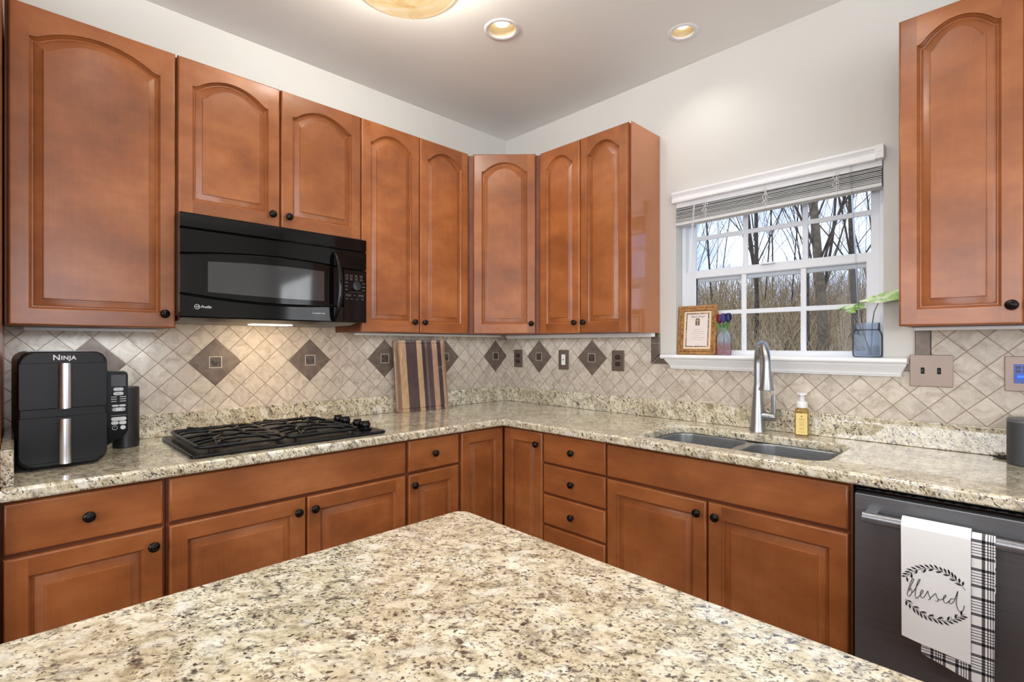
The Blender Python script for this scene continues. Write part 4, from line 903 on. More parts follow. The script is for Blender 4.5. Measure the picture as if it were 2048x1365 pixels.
# small bud vase with three tulips
VX, VY, SZ = 1.5480, 0.004, 1.2565
mb = MB(); mb.lathe([(0.0, 0.0), (0.030, 0.0), (0.0335, 0.003), (0.0340, 0.012), (0.0345, 0.080), (0.0330, 0.098), (0.0235, 0.112), (0.0170, 0.120), (0.0165, 0.130), (0.0195, 0.1345), (0.0195, 0.137), (0.0165, 0.137), (0.0148, 0.130), (0.0150, 0.121), (0.0215, 0.110), (0.0312, 0.096), (0.0325, 0.080), (0.0320, 0.012), (0.030, 0.006), (0.0, 0.006)], n=36)
for v in mb.bm.verts: v.co += Vector((VX, VY, SZ))
tag(mb.build('bud_vase', thin_glass('blue_pink_glass', [(0.0, (246, 226, 230)), (0.34, (247, 229, 233)), (0.5, (245, 249, 255)), (1.0, (247, 250, 255))], 0.14), loc=(VX, VY, SZ), sharp=50), 'small blue and pink glass bud vase beside the picture frame', 'vase')
STEM = plain('stem_green', (44, 104, 36), 0.5); LEAFG = mottled('tulip_leaf', (46, 112, 38), (86, 150, 58), 30, 0.4)
def blade(mb, p, q, w_, bend, nrm, n=12):
    p, q = Vector(p), Vector(q); d = q - p; side = d.cross(Vector(nrm)).normalized(); up_ = side.cross(d).normalized()
    def fn(u, v):
        s = math.sin(PI * min(1, v * 0.92 + 0.08)) ** 0.7; x = (u - 0.5) * 2
        return p + d * v + side * (x * w_ * s / 2) + up_ * (bend * math.sin(PI * v) - 0.25 * w_ * (1 - x * x) * s)
    mb.grid(fn, 6, n)
for i, (hx_, hy_, hz_, col, rgb) in enumerate(((1.5275, 0.000, 1.4390, 'dark red', (104, 18, 36)), (1.5500, -0.006, 1.4420, 'violet', (54, 48, 116)), (1.5700, 0.004, 1.4430, 'navy blue', (30, 34, 78)))):
    t = thing('tulip', '%s artificial tulip in the bud vase, %s of the three' % (col, ('left', 'middle', 'right')[i]), 'flower', (VX, VY, SZ + 0.02), 'tulips in the bud vase')
    mb = MB(); sx_ = (hx_ - VX) * -0.5; mb.tube([(VX + sx_, VY + (i - 1) * 0.004, SZ + 0.0085), (VX + (hx_ - VX) * 0.1, VY + (i - 1) * 0.003, SZ + 0.125), (VX + (hx_ - VX) * 0.7, hy_, hz_ - 0.04), (hx_, hy_, hz_ - 0.022)], 0.0022, 8); mb.build('stem', STEM, t, sharp=60)
    mb = MB(); mb.lathe([(0.0, -0.026), (0.007, -0.0245), (0.0105, -0.016), (0.0118, -0.004), (0.0112, 0.008), (0.0085, 0.018), (0.0065, 0.021), (0.006, 0.015), (0.0, 0.010)], (hx_, hy_, hz_), 18)
    for k in range(3):
        a = 2 * PI * k / 3 + 0.4 * i; blade(mb, (hx_ + 0.006 * math.cos(a), hy_ + 0.006 * math.sin(a), hz_ - 0.022), (hx_ + 0.0085 * math.cos(a), hy_ + 0.0085 * math.sin(a), hz_ + 0.023), 0.019, 0.006, (math.cos(a), math.sin(a), 0))
    mb.build('bloom', plain('petal_' + col.replace(' ', '_'), rgb, 0.4), t, sharp=60)
    mb = MB(); tip = ((1.5120, -0.004, 1.4270), (1.5560, 0.010, 1.4150), (1.5810, -0.004, 1.4420))[i]
    blade(mb, (VX + (hx_ - VX) * 0.15, VY - 0.003, SZ + 0.105), tip, 0.013, 0.002, (0, -1, 0.1)); mb.build('leaf', LEAFG, t, sharp=60)

# blue glass jar with plant cuttings
JX, JY = 2.1360, 0.000
def ringz(z, r): return (r, z)
jar = thing('glass_jar', 'blue glass jar with dark cord round its neck, right end of the sill', 'jar', (JX, JY, SZ))
mb = MB(); mb.lathe([(0.0, 0.0), (0.044, 0.0), (0.0495, 0.004), (0.0515, 0.012), (0.0515, 0.088), (0.0490, 0.100), (0.0435, 0.108), (0.0420, 0.112), (0.0420, 0.116), (0.0440, 0.118), (0.0420, 0.121), (0.0440, 0.125), (0.0420, 0.128), (0.0425, 0.139), (0.0415, 0.1405), (0.0398, 0.139), (0.0395, 0.112), (0.0465, 0.098), (0.0490, 0.086), (0.0490, 0.012), (0.046, 0.007), (0.0, 0.007)], (JX, JY, SZ), 40)
mb.build('jar_glass', thin_glass('jar_blue_glass', [(0, (240, 247, 255)), (1, (242, 248, 255))], 0.15), jar, sharp=50)
mb = MB(); mb.lathe([(0.0, 0.0075), (0.045, 0.0078), (0.0485, 0.013), (0.0485, 0.0465), (0.0, 0.0465)], (JX, JY, SZ), 32); mb.build('water', thin_glass('water', [(0, (248, 251, 255)), (1, (249, 252, 255))], 0.04), jar, sharp=50)
TW = plain('dark_twine', (52, 50, 60), 0.8)
mb = MB(); mb.tube([(JX + 0.0435 * math.cos(a), JY + 0.0435 * math.sin(a), SZ + 0.1125) for a in [2 * PI * k / 28 for k in range(28)]], 0.0014, 6, closed=True)
mb.tube([(JX - 0.028, JY - 0.035, SZ + 0.1125), (JX - 0.040, JY - 0.042, SZ + 0.106), (JX - 0.050, JY - 0.046, SZ + 0.092), (JX - 0.056, JY - 0.046, SZ + 0.080)], 0.0013, 6); mb.tube([(JX - 0.028, JY - 0.035, SZ + 0.1125), (JX - 0.022, JY - 0.049, SZ + 0.098), (JX - 0.014, JY - 0.054, SZ + 0.090)], 0.0013, 6)
mb.tube([(JX - 0.028 + 0.010 * math.cos(a), JY - 0.038, SZ + 0.104 + 0.009 * math.sin(a)) for a in [2 * PI * k / 14 for k in range(14)]], 0.0012, 5, closed=True); mb.build('cord_tie', TW, jar, sharp=60)
def leaf_mat():
    m, nt, b = newmat('cutting_leaf'); t = nd(nt, 'TexCoord'); n = nd(nt, 'TexNoise', Scale=26.0, Detail=4.0); nt.links.new(t.outputs['Object'], n.inputs['Vector'])
    r = ramp(nt, n.outputs['Fac'], [(0.32, lin(112, 164, 78)), (0.50, lin(168, 206, 132)), (0.64, lin(226, 238, 212))]); nt.links.new(r.outputs[0], b.inputs['Base Color']); b.inputs['Roughness'].default_value = 0.4
    b.inputs['Subsurface Weight'].default_value = 0.0; return m
LF = leaf_mat(); STD = plain('cutting_stem', (58, 58, 62), 0.5)
def heart_leaf(mb, base, tip, w_, nrm, droop):
    p, q = Vector(base), Vector(tip); d = q - p; nrm = Vector(nrm).normalized(); side = d.cross(nrm).normalized()
    def fn(u, v):
        x = (u - 0.5) * 2; s = (math.sin(PI * v ** 0.62)) ** 0.75 if 0 < v < 1 else 0.0
        back = -0.16 * (1 - v) ** 3 * abs(x) ** 1.2
        return p + d * (v + back) + side * (x * w_ / 2 * s) + nrm * (0.10 * w_ * abs(x) ** 1.4 - droop * v * v + 0.003 * math.sin(9 * v + 4 * x))
    mb.grid(fn, 10, 14)
def cutting(label, stem, leaves):
    t = thing('plant_cutting', label, 'plant', stem[0], 'plant cuttings in the glass jar')
    mb = MB(); mb.tube(stem, [0.0022 - 0.0008 * k / (len(stem) - 1) for k in range(len(stem))], 8); mb.build('stem', STD, t, sharp=60)
    for lf in leaves:
        mb = MB(); heart_leaf(mb, *lf); mb.build('leaf', LF, t, sharp=70, normals=False)
cutting('plant cutting with the broad pale green leaf reaching right from the jar', [(JX + 0.012, JY, SZ + 0.010), (JX + 0.016, JY - 0.004, SZ + 0.07), (JX + 0.018, JY - 0.008, SZ + 0.135), (JX + 0.026, JY - 0.018, SZ + 0.185), (JX + 0.046, JY - 0.030, SZ + 0.228)],
        [((JX + 0.046, JY - 0.030, SZ + 0.232), (JX + 0.175, JY - 0.060, SZ + 0.246), 0.095, (-0.1, -0.55, 0.83), 0.004), ((JX + 0.046, JY - 0.030, SZ + 0.232), (JX - 0.024, JY - 0.016, SZ + 0.232), 0.046, (0.1, -0.62, 0.78), 0.004)])
cutting('plant cutting leaning left out of the glass jar with a small pale leaf', [(JX + 0.016, JY + 0.006, SZ + 0.010), (JX - 0.012, JY + 0.002, SZ + 0.09), (JX - 0.028, JY, SZ + 0.135), (JX - 0.050, JY - 0.006, SZ + 0.175), (JX - 0.066, JY - 0.010, SZ + 0.206)],
        [((JX - 0.062, JY - 0.010, SZ + 0.205), (JX - 0.104, JY - 0.014, SZ + 0.203), 0.034, (0.1, -0.3, 0.95), 0.004), ((JX - 0.066, JY - 0.010, SZ + 0.207), (JX - 0.036, JY - 0.026, SZ + 0.184), 0.036, (-0.5, -0.7, 0.5), 0.002)])
cutting('upright plant cutting in the middle of the glass jar with one folded leaf', [(JX + 0.010, JY - 0.006, SZ + 0.010), (JX - 0.010, JY - 0.004, SZ + 0.10), (JX - 0.018, JY - 0.002, SZ + 0.145), (JX - 0.024, JY - 0.002, SZ + 0.200)],
        [((JX - 0.024, JY - 0.003, SZ + 0.200), (JX - 0.034, JY - 0.006, SZ + 0.226), 0.040, (0.1, -0.9, 0.35), 0.0), ((JX - 0.026, JY - 0.002, SZ + 0.205), (JX - 0.048, JY + 0.004, SZ + 0.214), 0.026, (0, -0.6, 0.8), 0.0)])

# ------------------------------------------------------------------ wall plates
def plate(label, cat, name, M, w_, h_, mat, group=None):
    t = thing(name, label, cat, tuple(M.translation), group)
    mb = MB(); mb.loft([lift(rrect(-w_ / 2, w_ / 2, -h_ / 2, h_ / 2, 0.003, 3), 0), lift(rrect(-w_ / 2, w_ / 2, -h_ / 2, h_ / 2, 0.003, 3), 0.0035), lift(rrect(-w_ / 2 + 0.003, w_ / 2 - 0.003, -h_ / 2 + 0.003, h_ / 2 - 0.003, 0.003, 3), 0.0055)], M=M, cap0=True, cap1=True)
    mb.build('plate', mat, t); return t
def PB(x, z): return frame((x, -0.0083, z), (1, 0, 0), (0, 0, 1))
def receptacle(t, M):
    for s in (-1, 1):
        mb = MB(); o = [(0.017 * math.cos(a), max(-0.0125, min(0.0125, 0.017 * math.sin(a))) + s * 0.0195) for a in [2 * PI * k / 28 for k in range(28)]]
        mb.loft([lift(o, 0.0050), lift(o, 0.0068)], M=M, cap1=True); r = mb.build('socket', plain('dark_socket', (28, 20, 18), 0.3) if s < 0 else bpy.data.materials['dark_socket'], t)
        mb = MB()
        for x in (-0.006, 0.006): mb.box(x - 0.001, x + 0.001, s * 0.0195 - 0.002, s * 0.0195 + 0.006, 0.0066, 0.0071, M=M)
        mb.lathe([(0.0022, 0.0066), (0.0022, 0.0071)], (0, s * 0.0195 - 0.0065, 0), 10, M=M); mb.build('socket_slots', PLATEP, r)
    mb = MB(); mb.lathe([(0.003, 0.005), (0.0025, 0.0066), (0.0, 0.0068)], n=12, M=M); mb.build('screw', NICKEL, t)
M = PB(0.1325, 1.2125); t = plate('bronze outlet plate with black sockets nearest the room corner', 'outlet', 'wall_outlet', M, 0.080, 0.122, PLATE, 'bronze outlet plates'); receptacle(t, M)
M = PB(0.9440, 1.2150); t = plate('bronze outlet plate with black sockets nearest the window', 'outlet', 'wall_outlet', M, 0.084, 0.121, PLATE, 'bronze outlet plates'); receptacle(t, M)
M = PB(0.5390, 1.2125); t = plate('bronze wall plate with a white centre jack between two accent tiles', 'wall plate', 'phone_jack_plate', M, 0.084, 0.126, PLATE)
mb = MB(); mb.box(-0.0155, 0.0155, -0.033, 0.033, 0.004, 0.0075, bev=0.001, M=M); jk = mb.build('jack_insert', WHITEP, t); mb = MB(); mb.box(-0.004, 0.004, -0.004, 0.004, 0.0074, 0.0082, M=M); mb.build('jack', PRINTD, jk)
M = PB(2.3380, 1.2085); M = M @ Matrix.Translation((0, 0, 0.002)); t = plate('wide bronze plate with two dark toggle switches at the right end of the sill', 'light switch', 'double_switch_plate', M, 0.127, 0.121, PLATEP)
for x in (-0.024, 0.024):
    mb = MB(); mb.box(x - 0.0055, x + 0.0055, -0.012, 0.012, 0.0045, 0.0062, M=M); tg = mb.build('switch_slot', DARK, t)
    mb = MB(); mb.box(x - 0.0035, x + 0.0035, -0.006, 0.006, 0.0055, 0.014, bev=0.0012, M=M); mb.build('toggle', BLACKM, tg)
M = PB(2.5990, 1.2065); t = plate('wide pale bronze outlet plate with a blue-lit insert at the right edge', 'outlet', 'wide_outlet_plate', M, 0.124, 0.123, PLATEP)
BLU = plain('blue_lit_plastic', (28, 44, 92), 0.3, emit=(30, 66, 170), emit_s=0.55)
mb = MB(); mb.box(-0.0390, 0.0390, -0.033, 0.0335, 0.0040, 0.0065, bev=0.001, M=M); ins = mb.build('insert', BLU, t)
mb = MB()
for ix in range(4):
    for iz in range(2): mb.box(-0.034 + ix * 0.018, -0.034 + ix * 0.018 + 0.012, 0.004 + iz * 0.014, 0.013 + iz * 0.014, 0.0062, 0.0072, bev=0.001, M=M)
mb.build('insert_grille', plain('navy_grille', (14, 18, 44), 0.35), ins)
pg = thing('power_plug', 'glowing blue power plug with dark cord in the right edge outlet plate', 'plug', tuple(M @ Vector((-0.012, -0.008, 0.007))))
mb = MB(); mb.box(-0.032, 0.012, -0.016, -0.003, 0.0073, 0.028, bev=0.003, M=M); mb.build('plug_body', plain('plug_blue', (36, 84, 190), 0.3, emit=(36, 96, 235), emit_s=0.9), pg)
mb = MB(); mb.tube([M @ Vector(p) for p in ((-0.012, -0.012, 0.026), (-0.006, -0.022, 0.034), (0.006, -0.040, 0.038), (0.020, -0.062, 0.034), (0.03, -0.10, 0.03), (0.036, -0.17, 0.034))], 0.0028, 8); mb.build('cord', BLACKM, pg, sharp=60)

# ------------------------------------------------------------------ smart speaker
sp = thing('smart_speaker', 'charcoal grey smart speaker on the counter at the right edge', 'speaker', (2.604, -0.135, 0.914))
MSP = Matrix.Translation((2.6045, -0.132, 0.9145))
def fab():
    m, nt, b = newmat('speaker_mesh'); t = nd(nt, 'TexCoord'); v = nd(nt, 'TexVoronoi', Scale=700.0); nt.links.new(t.outputs['Object'], v.inputs['Vector'])
    r = ramp(nt, v.outputs['Distance'], [(0.2, lin(34, 35, 37)), (0.6, lin(66, 67, 70))]); nt.links.new(r.outputs[0], b.inputs['Base Color']); b.inputs['Roughness'].default_value = 0.5; return m
def spr(d, z, r=0.045): return [(x, y, z) for x, y in rrect(-0.060 + d, 0.060 - d, -0.060 + d, 0.060 - d, r - d * 0.5, 10)]
mb = MB(); mb.loft([spr(0.004, 0.0), spr(0.0, 0.005), spr(0.0, 0.140)], M=MSP, cap0=True); mb.build('grille', fab(), sp, sharp=45)
mb = MB(); mb.loft([spr(0.0, 0.140), spr(0.0, 0.1475), spr(0.003, 0.1500)], M=MSP, cap1=True); mb.build('top_panel', plain('speaker_top', (92, 94, 96), 0.4), sp, sharp=45)
mb = MB(); mb.tube([(2.556, -0.100, 0.920), (2.538, -0.072, 0.9195), (2.520, -0.062, 0.9185), (2.524, -0.048, 0.9185), (2.560, -0.038, 0.9185), (2.66, -0.035, 0.9185)], 0.0038, 8); mb.tube([(2.548, -0.085, 0.9205), (2.530, -0.080, 0.919), (2.512, -0.066, 0.9185)], 0.0038, 8); mb.build('cord', BLACKM, sp, sharp=60)

# ------------------------------------------------------------------ dishwasher
dw = thing('dishwasher', 'dark stainless dishwasher with a bar handle at the right, next to the sink cabinet', 'dishwasher', (2.52, -0.32, 0))
mb = MB(); mb.box(2.2155, 2.822, -0.598, -0.02, 0.09, 0.8735); mb.build('tub', DARK, dw)
mb = MB(); mb.box(2.2205, 2.8180, -0.650, -0.600, 0.105, 0.8510, bev=0.004); mb.build('door', DWM, dw)
mb = MB(); mb.box(2.2205, 2.8180, -0.632, -0.600, 0.8515, 0.8625, bev=0.001); cpn = mb.build('control_strip', BLACK, dw)
mb = MB(); rnd = random.Random(3); x = 2.245
while x < 2.78:
    L = rnd.uniform(0.008, 0.02); mb.box(x, x + L, -0.630, -0.622, 0.8624, 0.8628); x += L + rnd.uniform(0.006, 0.02)
mb.build('control_print', plain('faint_print', (84, 84, 86), 0.5), cpn, sharp=None)
HZ, HY = 0.795, -0.700
mb = MB(); mb.loft([[(x, HY + 0.0125 * math.cos(a), HZ + 0.0155 * math.sin(a)) for a in [2 * PI * k / 24 for k in range(24)]] for x in (2.251, 2.790)], cap0=True, cap1=True)
hb_ = mb.build('handle', DWH, dw, sharp=40)
for x0 in (2.2535, 2.7565):
    mb = MB(); mb.box(x0, x0 + 0.031, HY + 0.002, -0.6495, HZ - 0.014, HZ + 0.015, bev=0.003); mb.build('handle_bracket', DWH, dw)
mb = MB(); mb.box(2.2205, 2.818, -0.56, -0.52, 0.0, 0.10); mb.build('toe_kick', BLACKM, dw)

# towels over the handle bar
def drape(mb, x0, x1, zl, zr, yf, back, amp, ph, nx=26, nz=40, skew=0.0):
    """cloth strip over the bar: front hangs to zl..zr, back flap to back"""
    R = yf
    def fn(u, v):
        x = x0 + (x1 - x0) * u; zend = zl + (zr - zl) * u
        if v < 0.72:
            t = 1 - v / 0.72; z = zend + (HZ - zend) * (1 - t); y = HY - R
            wv = amp * t * math.sin(u * 5.1 + ph + 1.3 * t) + 0.35 * amp * t * math.sin(u * 13 + ph * 2 + 3 * t); y -= abs(amp) * t * 0.6 - wv; x += skew * t + 0.0025 * t * math.sin(4 * u + ph)
        elif v < 0.84:
            a = PI * (v - 0.72) / 0.12; y = HY - R * math.cos(a); z = HZ + (R + 0.002) * math.sin(a)
        else:
            t = (v - 0.84) / 0.16; z = HZ - (HZ - back) * t; y = min(HY + R + 0.001 * t, -0.6545)
        return (x, y, z)
    mb.grid(fn, nx, nz)
    return fn
cloth = plain('white_cotton', (240, 240, 238), 0.85, spec=0.2)
def plaid():
    m, nt, b = newmat('plaid_cotton'); t = nd(nt, 'TexCoord'); sx = nd(nt, 'SeparateXYZ'); nt.links.new(t.outputs['Object'], sx.inputs[0])
    W, G, Bk = (0, 0, 0), (0.55, 0.55, 0.55), (1, 1, 1)
    def bands(o, per, off, stops): return ramp(nt, mth(nt, 'FRACT', mth(nt, 'ADD', mth(nt, 'DIVIDE', o, per), off)), stops, 'CONSTANT').outputs[0]
    hz_ = bands(sx.outputs['Z'], 0.0745, 0.10, [(0, W), (0.30, Bk), (0.40, W), (0.47, Bk), (0.50, W), (0.57, Bk), (0.60, W), (0.67, Bk), (0.70, W), (0.77, Bk), (0.80, W), (0.87, Bk), (0.97, W)])
    vt = bands(sx.outputs['X'], 0.0510, 0.86, [(0, W), (0.05, Bk), (0.09, W), (0.15, Bk), (0.19, W), (0.24, Bk), (0.28, W), (0.34, Bk), (0.46, W), (0.84, Bk), (0.97, W)])
    f = mth(nt, 'ADD', mth(nt, 'MULTIPLY', hz_, 0.5), mth(nt, 'MULTIPLY', vt, 0.5))
    c = ramp(nt, f, [(0.0, lin(238, 236, 234)), (0.5, lin(98, 96, 100)), (1.0, lin(20, 19, 24))]).outputs[0]
    nt.links.new(c, b.inputs['Base Color']); b.inputs['Roughness'].default_value = 0.9; b.inputs['Specular IOR Level'].default_value = 0.2; return m
def solid(o, th_):
    s = o.modifiers.new('thickness', 'SOLIDIFY'); s.thickness = th_; s.offset = 0; return o
t1 = MB(); drape(t1, 2.386, 2.5355, 0.455, 0.415, 0.0168, 0.66, 0.0018, 0.6)
o = t1.build('plaid_towel', plaid(), loc=(2.46, -0.70, 0.81), sharp=None); solid(o, 0.0014); tag(o, 'black and white plaid dish towel hanging behind the white towel on the dishwasher handle', 'towel')
tw = thing('white_towel', "white dish towel printed 'blessed' in a leafy wreath on the dishwasher handle", 'towel', (2.416, -0.70, 0.81))
t2 = MB(); fnT = drape(t2, 2.3450, 2.4900, 0.492, 0.472, 0.0245, 0.70, 0.0018, 2.2, skew=0.0)
o = t2.build('cloth', cloth, tw, sharp=None); solid(o, 0.0014)
LET = [[(-0.0534, -0.1892), (-0.0493, -0.1719), (-0.0435, -0.1541), (-0.0462, -0.1525), (-0.0512, -0.168), (-0.0562, -0.1902), (-0.0573, -0.2005), (-0.0534, -0.2033), (-0.0484, -0.1945), (-0.0473, -0.1836), (-0.0507, -0.1812), (-0.0534, -0.1892)], [(-0.0484, -0.1928), (-0.0438, -0.1858), (-0.0383, -0.1734), (-0.0309, -0.1541), (-0.0298, -0.1481), (-0.0336, -0.1529), (-0.0385, -0.1752), (-0.0402, -0.1944), (-0.0375, -0.2032), (-0.0325, -0.1966), (-0.026, -0.1855), (-0.0228, -0.1774), (-0.0255, -0.1759), (-0.029, -0.1859), (-0.0274, -0.1957), (-0.0228, -0.1958), (-0.0185, -0.188), (-0.0132, -0.1744), (-0.0121, -0.1809), (-0.0089, -0.1901), (-0.0084, -0.1948), (-0.0126, -0.1977)], [(-0.0089, -0.1936), (-0.0007, -0.1803), (0.0032, -0.1755), (0.0048, -0.1825), (0.0084, -0.1897), (0.0069, -0.1954), (0.0022, -0.1951)], [(0.0079, -0.1909), (0.0162, -0.1865), (0.0234, -0.1778), (0.0232, -0.1725), (0.0193, -0.18), (0.0201, -0.1919), (0.0252, -0.1938), (0.0306, -0.1854)], [(0.0412, -0.1781), (0.0351, -0.1783), (0.0306, -0.1874), (0.0331, -0.1925), (0.0392, -0.1853), (0.0432, -0.172), (0.0477, -0.1537), (0.0457, -0.1711), (0.0447, -0.1883), (0.0482, -0.202), (0.0532, -0.2072), (0.0581, -0.2), (0.0606, -0.1874)]]
WRE = [[(-0.0604, -0.152), (-0.0507, -0.1382), (-0.0396, -0.1265), (-0.0207, -0.1159), (-0.0047, -0.1101), (0.0136, -0.1111), (0.029, -0.1162), (0.0417, -0.1249), (0.0542, -0.1347), (0.0621, -0.1469)], [(-0.0618, -0.2134), (-0.0493, -0.2265), (-0.0342, -0.2349), (-0.018, -0.2427), (0.0006, -0.2441), (0.0214, -0.2428), (0.0392, -0.2324), (0.0517, -0.2208), (0.0611, -0.2105)]]
def on_towel(p):
    X = max(2.3475, min(2.4875, 2.417 + p[0])); Z = 0.81 + p[1]; u = max(0.0, min(1.0, (X - 2.345) / 0.145)); zend = 0.492 - 0.020 * u; v = (Z - zend) / (HZ - zend) * 0.72
    q = fnT(u, v); return Vector((X, q[1] - 0.0012, Z))
def smooth(pts, n=5):
    out = []; P = [Vector((a, b, 0)) for a, b in pts]
    for i in range(len(P) - 1):
        p0, p1_, p2_, p3 = P[max(i - 1, 0)], P[i], P[i + 1], P[min(i + 2, len(P) - 1)]
        for k in range(n):
            t = k / n; out.append(0.5 * ((2 * p1_) + (p2_ - p0) * t + (2 * p0 - 5 * p1_ + 4 * p2_ - p3) * t * t + (3 * p1_ - p0 - 3 * p2_ + p3) * t ** 3))
    out.append(P[-1]); return out
INK = plain('black_ink', (30, 30, 32), 0.8)
mb = MB()
for s in LET: mb.tube([on_towel(p) for p in smooth(s)], 0.00075, 5)
mb.build('script_lettering', INK, tw, sharp=None)
mb = MB(); rnd = random.Random(5)
for wi, s in enumerate(WRE):
    P = smooth(s, 4); mb.tube([on_towel(p) for p in P], 0.0005, 4)
    for k in range(1, len(P) - 2, 2):
        d = (P[k + 1] - P[k]).normalized(); d = -d if wi == 0 else d; n_ = Vector((-d.y, d.x, 0))
        for sgn in ((1, -1) if k % 4 == 1 else (-1,)):
            ax = (d * 0.75 + n_ * sgn * 0.66).normalized(); ay = Vector((-ax.y, ax.x, 0)); L = rnd.uniform(0.0125, 0.0165); wd = 0.0046
            def lf(u, v, b0=P[k], ax=ax, ay=ay, L=L): 
                q = b0 + ax * (0.001 + L * v) + ay * ((u - 0.5) * wd * math.sin(PI * v)); r_ = on_towel(q); return r_
            mb.grid(lf, 2, 6)
        if k % 4 == 3:
            q = P[k] + n_ * 0.006 + d * 0.003; mb.lathe([(0.0011, 0), (0.0008, 0.0006), (0, 0.0008)], n=8, M=frame(on_towel(q), (1, 0, 0), (0, 0, 1))); mb.tube([on_towel(P[k]), on_towel(q)], 0.00035, 4)
mb.build('wreath_print', INK, tw, sharp=None, normals=False)

# ------------------------------------------------------------------ lights on the ceiling and under the cabinets
BULB = plain('lit_bulb', (255, 250, 240), 0.4, emit=(255, 248, 236), emit_s=1.5)
for i, (x, y, r) in enumerate(CANS):
    t = thing('recessed_light', ('lit recessed ceiling light nearer the cabinets, with ribbed cream baffle', 'lit recessed ceiling light near the window wall')[i], 'ceiling light', (x, y, HC), 'recessed ceiling lights')
    mb = MB(); mb.lathe([(r - 0.002, 0.004), (r - 0.002, -0.002), (r + 0.004, -0.004), (r + 0.014, -0.0035), (r + 0.019, -0.0004)], (x, y, HC), 48, cap=False); mb.build('trim_ring', TRIM, t, sharp=50, normals=False)
    mb = MB(); pr = []
    for k in range(13):
        z = 0.003 + 0.085 * k / 12; rr0 = (r - 0.002) * (1 - 0.16 * k / 12); pr += [(rr0, z), (rr0 - 0.0018, z + 0.0035)]
    mb.lathe(pr + [(0.0, 0.095)], (x, y, HC), 48, cap=False); mb.build('baffle', plain('cream_baffle', (214, 196, 158), 0.5) if i == 0 else bpy.data.materials['cream_baffle'], t, sharp=25, normals=False)
    mb = MB(); mb.lathe([(0.0, 0.022), (r * 0.42, 0.024), (r * 0.56, 0.030), (r * 0.58, 0.040), (r * 0.45, 0.075), (r * 0.25, 0.090)], (x, y, HC), 32); mb.build('bulb', BULB, t, sharp=60)
    d = bpy.data.lights.new('recessed_lamp', 'SPOT'); d.spot_size = math.radians(125); d.spot_blend = 1.0; d.shadow_soft_size = 0.008; d.energy = (24, 7)[i]; d.color = (1, 0.97, 0.93)
    lo_ = bpy.data.objects.new('recessed_lamp', d); COL.objects.link(lo_); lo_.location = (x, y, HC + 0.014)
for i, (x, y, e) in enumerate(((1.20, -2.25, 30), (2.25, -1.00, 30), (2.9, -3.1, 30), (1.75, -1.55, 18))):   # added unseen ceiling spots with glowing discs, for light from above
    mb = MB(); mb.lathe([(0.085, -0.0005), (0.08, -0.006), (0.0, -0.007)], (x, y, HC), 32); struct(mb.build('trim_%d' % (6 + i), BULB))
    d = bpy.data.lights.new('added_spot', 'SPOT'); d.spot_size = math.radians(140); d.spot_blend = 1.0; d.shadow_soft_size = 0.05; d.energy = e; d.color = (1, 0.965, 0.91)
    lo_ = bpy.data.objects.new('added_spot', d); COL.objects.link(lo_); lo_.location = (x, y, HC - 0.02)
dl = bpy.data.lights.new('dome_lamp', 'POINT'); dl.energy = 25; dl.shadow_soft_size = 0.05; dl.color = (1, 0.97, 0.92); dlo = bpy.data.objects.new('dome_lamp', dl); COL.objects.link(dlo); dlo.location = (1.011, -1.495, 2.700)
dm = thing('ceiling_dome_light', 'lit marbled glass bowl ceiling light cut off by the top edge', 'ceiling light', (1.02, -1.51, 2.55))
def alabaster():
    m, nt, b = newmat('alabaster_glass'); t = nd(nt, 'TexCoord'); n = nd(nt, 'TexNoise', Scale=7.0, Detail=5.0, Distortion=2.0); nt.links.new(t.outputs['Object'], n.inputs['Vector'])
    r = ramp(nt, n.outputs['Fac'], [(0.3, lin(222, 184, 120)), (0.5, lin(240, 214, 160)), (0.7, lin(252, 240, 208))]); nt.links.new(r.outputs[0], b.inputs['Base Color']); nt.links.new(r.outputs[0], b.inputs['Emission Color']); b.inputs['Emission Strength'].default_value = 0.62; b.inputs['Roughness'].default_value = 0.25; return m
DXc, DYc = 1.011, -1.495
mb = MB(); mb.lathe([(0.0, -0.078), (0.05, -0.075), (0.10, -0.064), (0.15, -0.043), (0.185, -0.018), (0.198, 0.0), (0.190, 0.004), (0.0, 0.004)], (DXc, DYc, 2.640), 56); mb.build('glass_bowl', alabaster(), dm, sharp=50)
mb = MB(); mb.lathe([(0.197, -0.004), (0.208, -0.006), (0.214, 0.0), (0.210, 0.008), (0.197, 0.008)], (DXc, DYc, 2.640), 56, cap=False); mb.build('rim', plain('cream_rim', (244, 236, 214), 0.3, emit=(250, 236, 200), emit_s=0.35), dm, sharp=60)
mb = MB(); mb.lathe([(0.006, 0.115), (0.07, 0.117), (0.075, 0.1268)], (DXc, DYc, 2.640), 24); mb.build('canopy', NICKEL, dm, sharp=40)
for k in range(3):
    a_ = 0.5 + 2 * PI * k / 3; mb = MB(); mb.tube([(DXc + 0.068 * math.cos(a_), DYc + 0.068 * math.sin(a_), 2.757), (DXc + 0.20 * math.cos(a_), DYc + 0.20 * math.sin(a_), 2.648)], 0.003, 6); mb.build('support_rod', NICKEL, dm, sharp=60)
LITE = plain('light_strip', (236, 238, 240), 0.4)
def strip_light(label, x0, x1, y0, y1, cord=None, zb=1.3605):
    t = thing('under_cabinet_light', label, 'light', ((x0 + x1) / 2, (y0 + y1) / 2, 1.355), 'under-cabinet light bars')
    mb = MB(); mb.box(x0, x1, y0, y1, zb, 1.3735, bev=0.004, seg=3); mb.build('housing', LITE, t)
    if cord:
        mb = MB(); mb.tube(cord, 0.002, 6); mb.build('cord', BLACKM, t, sharp=60)
    return t
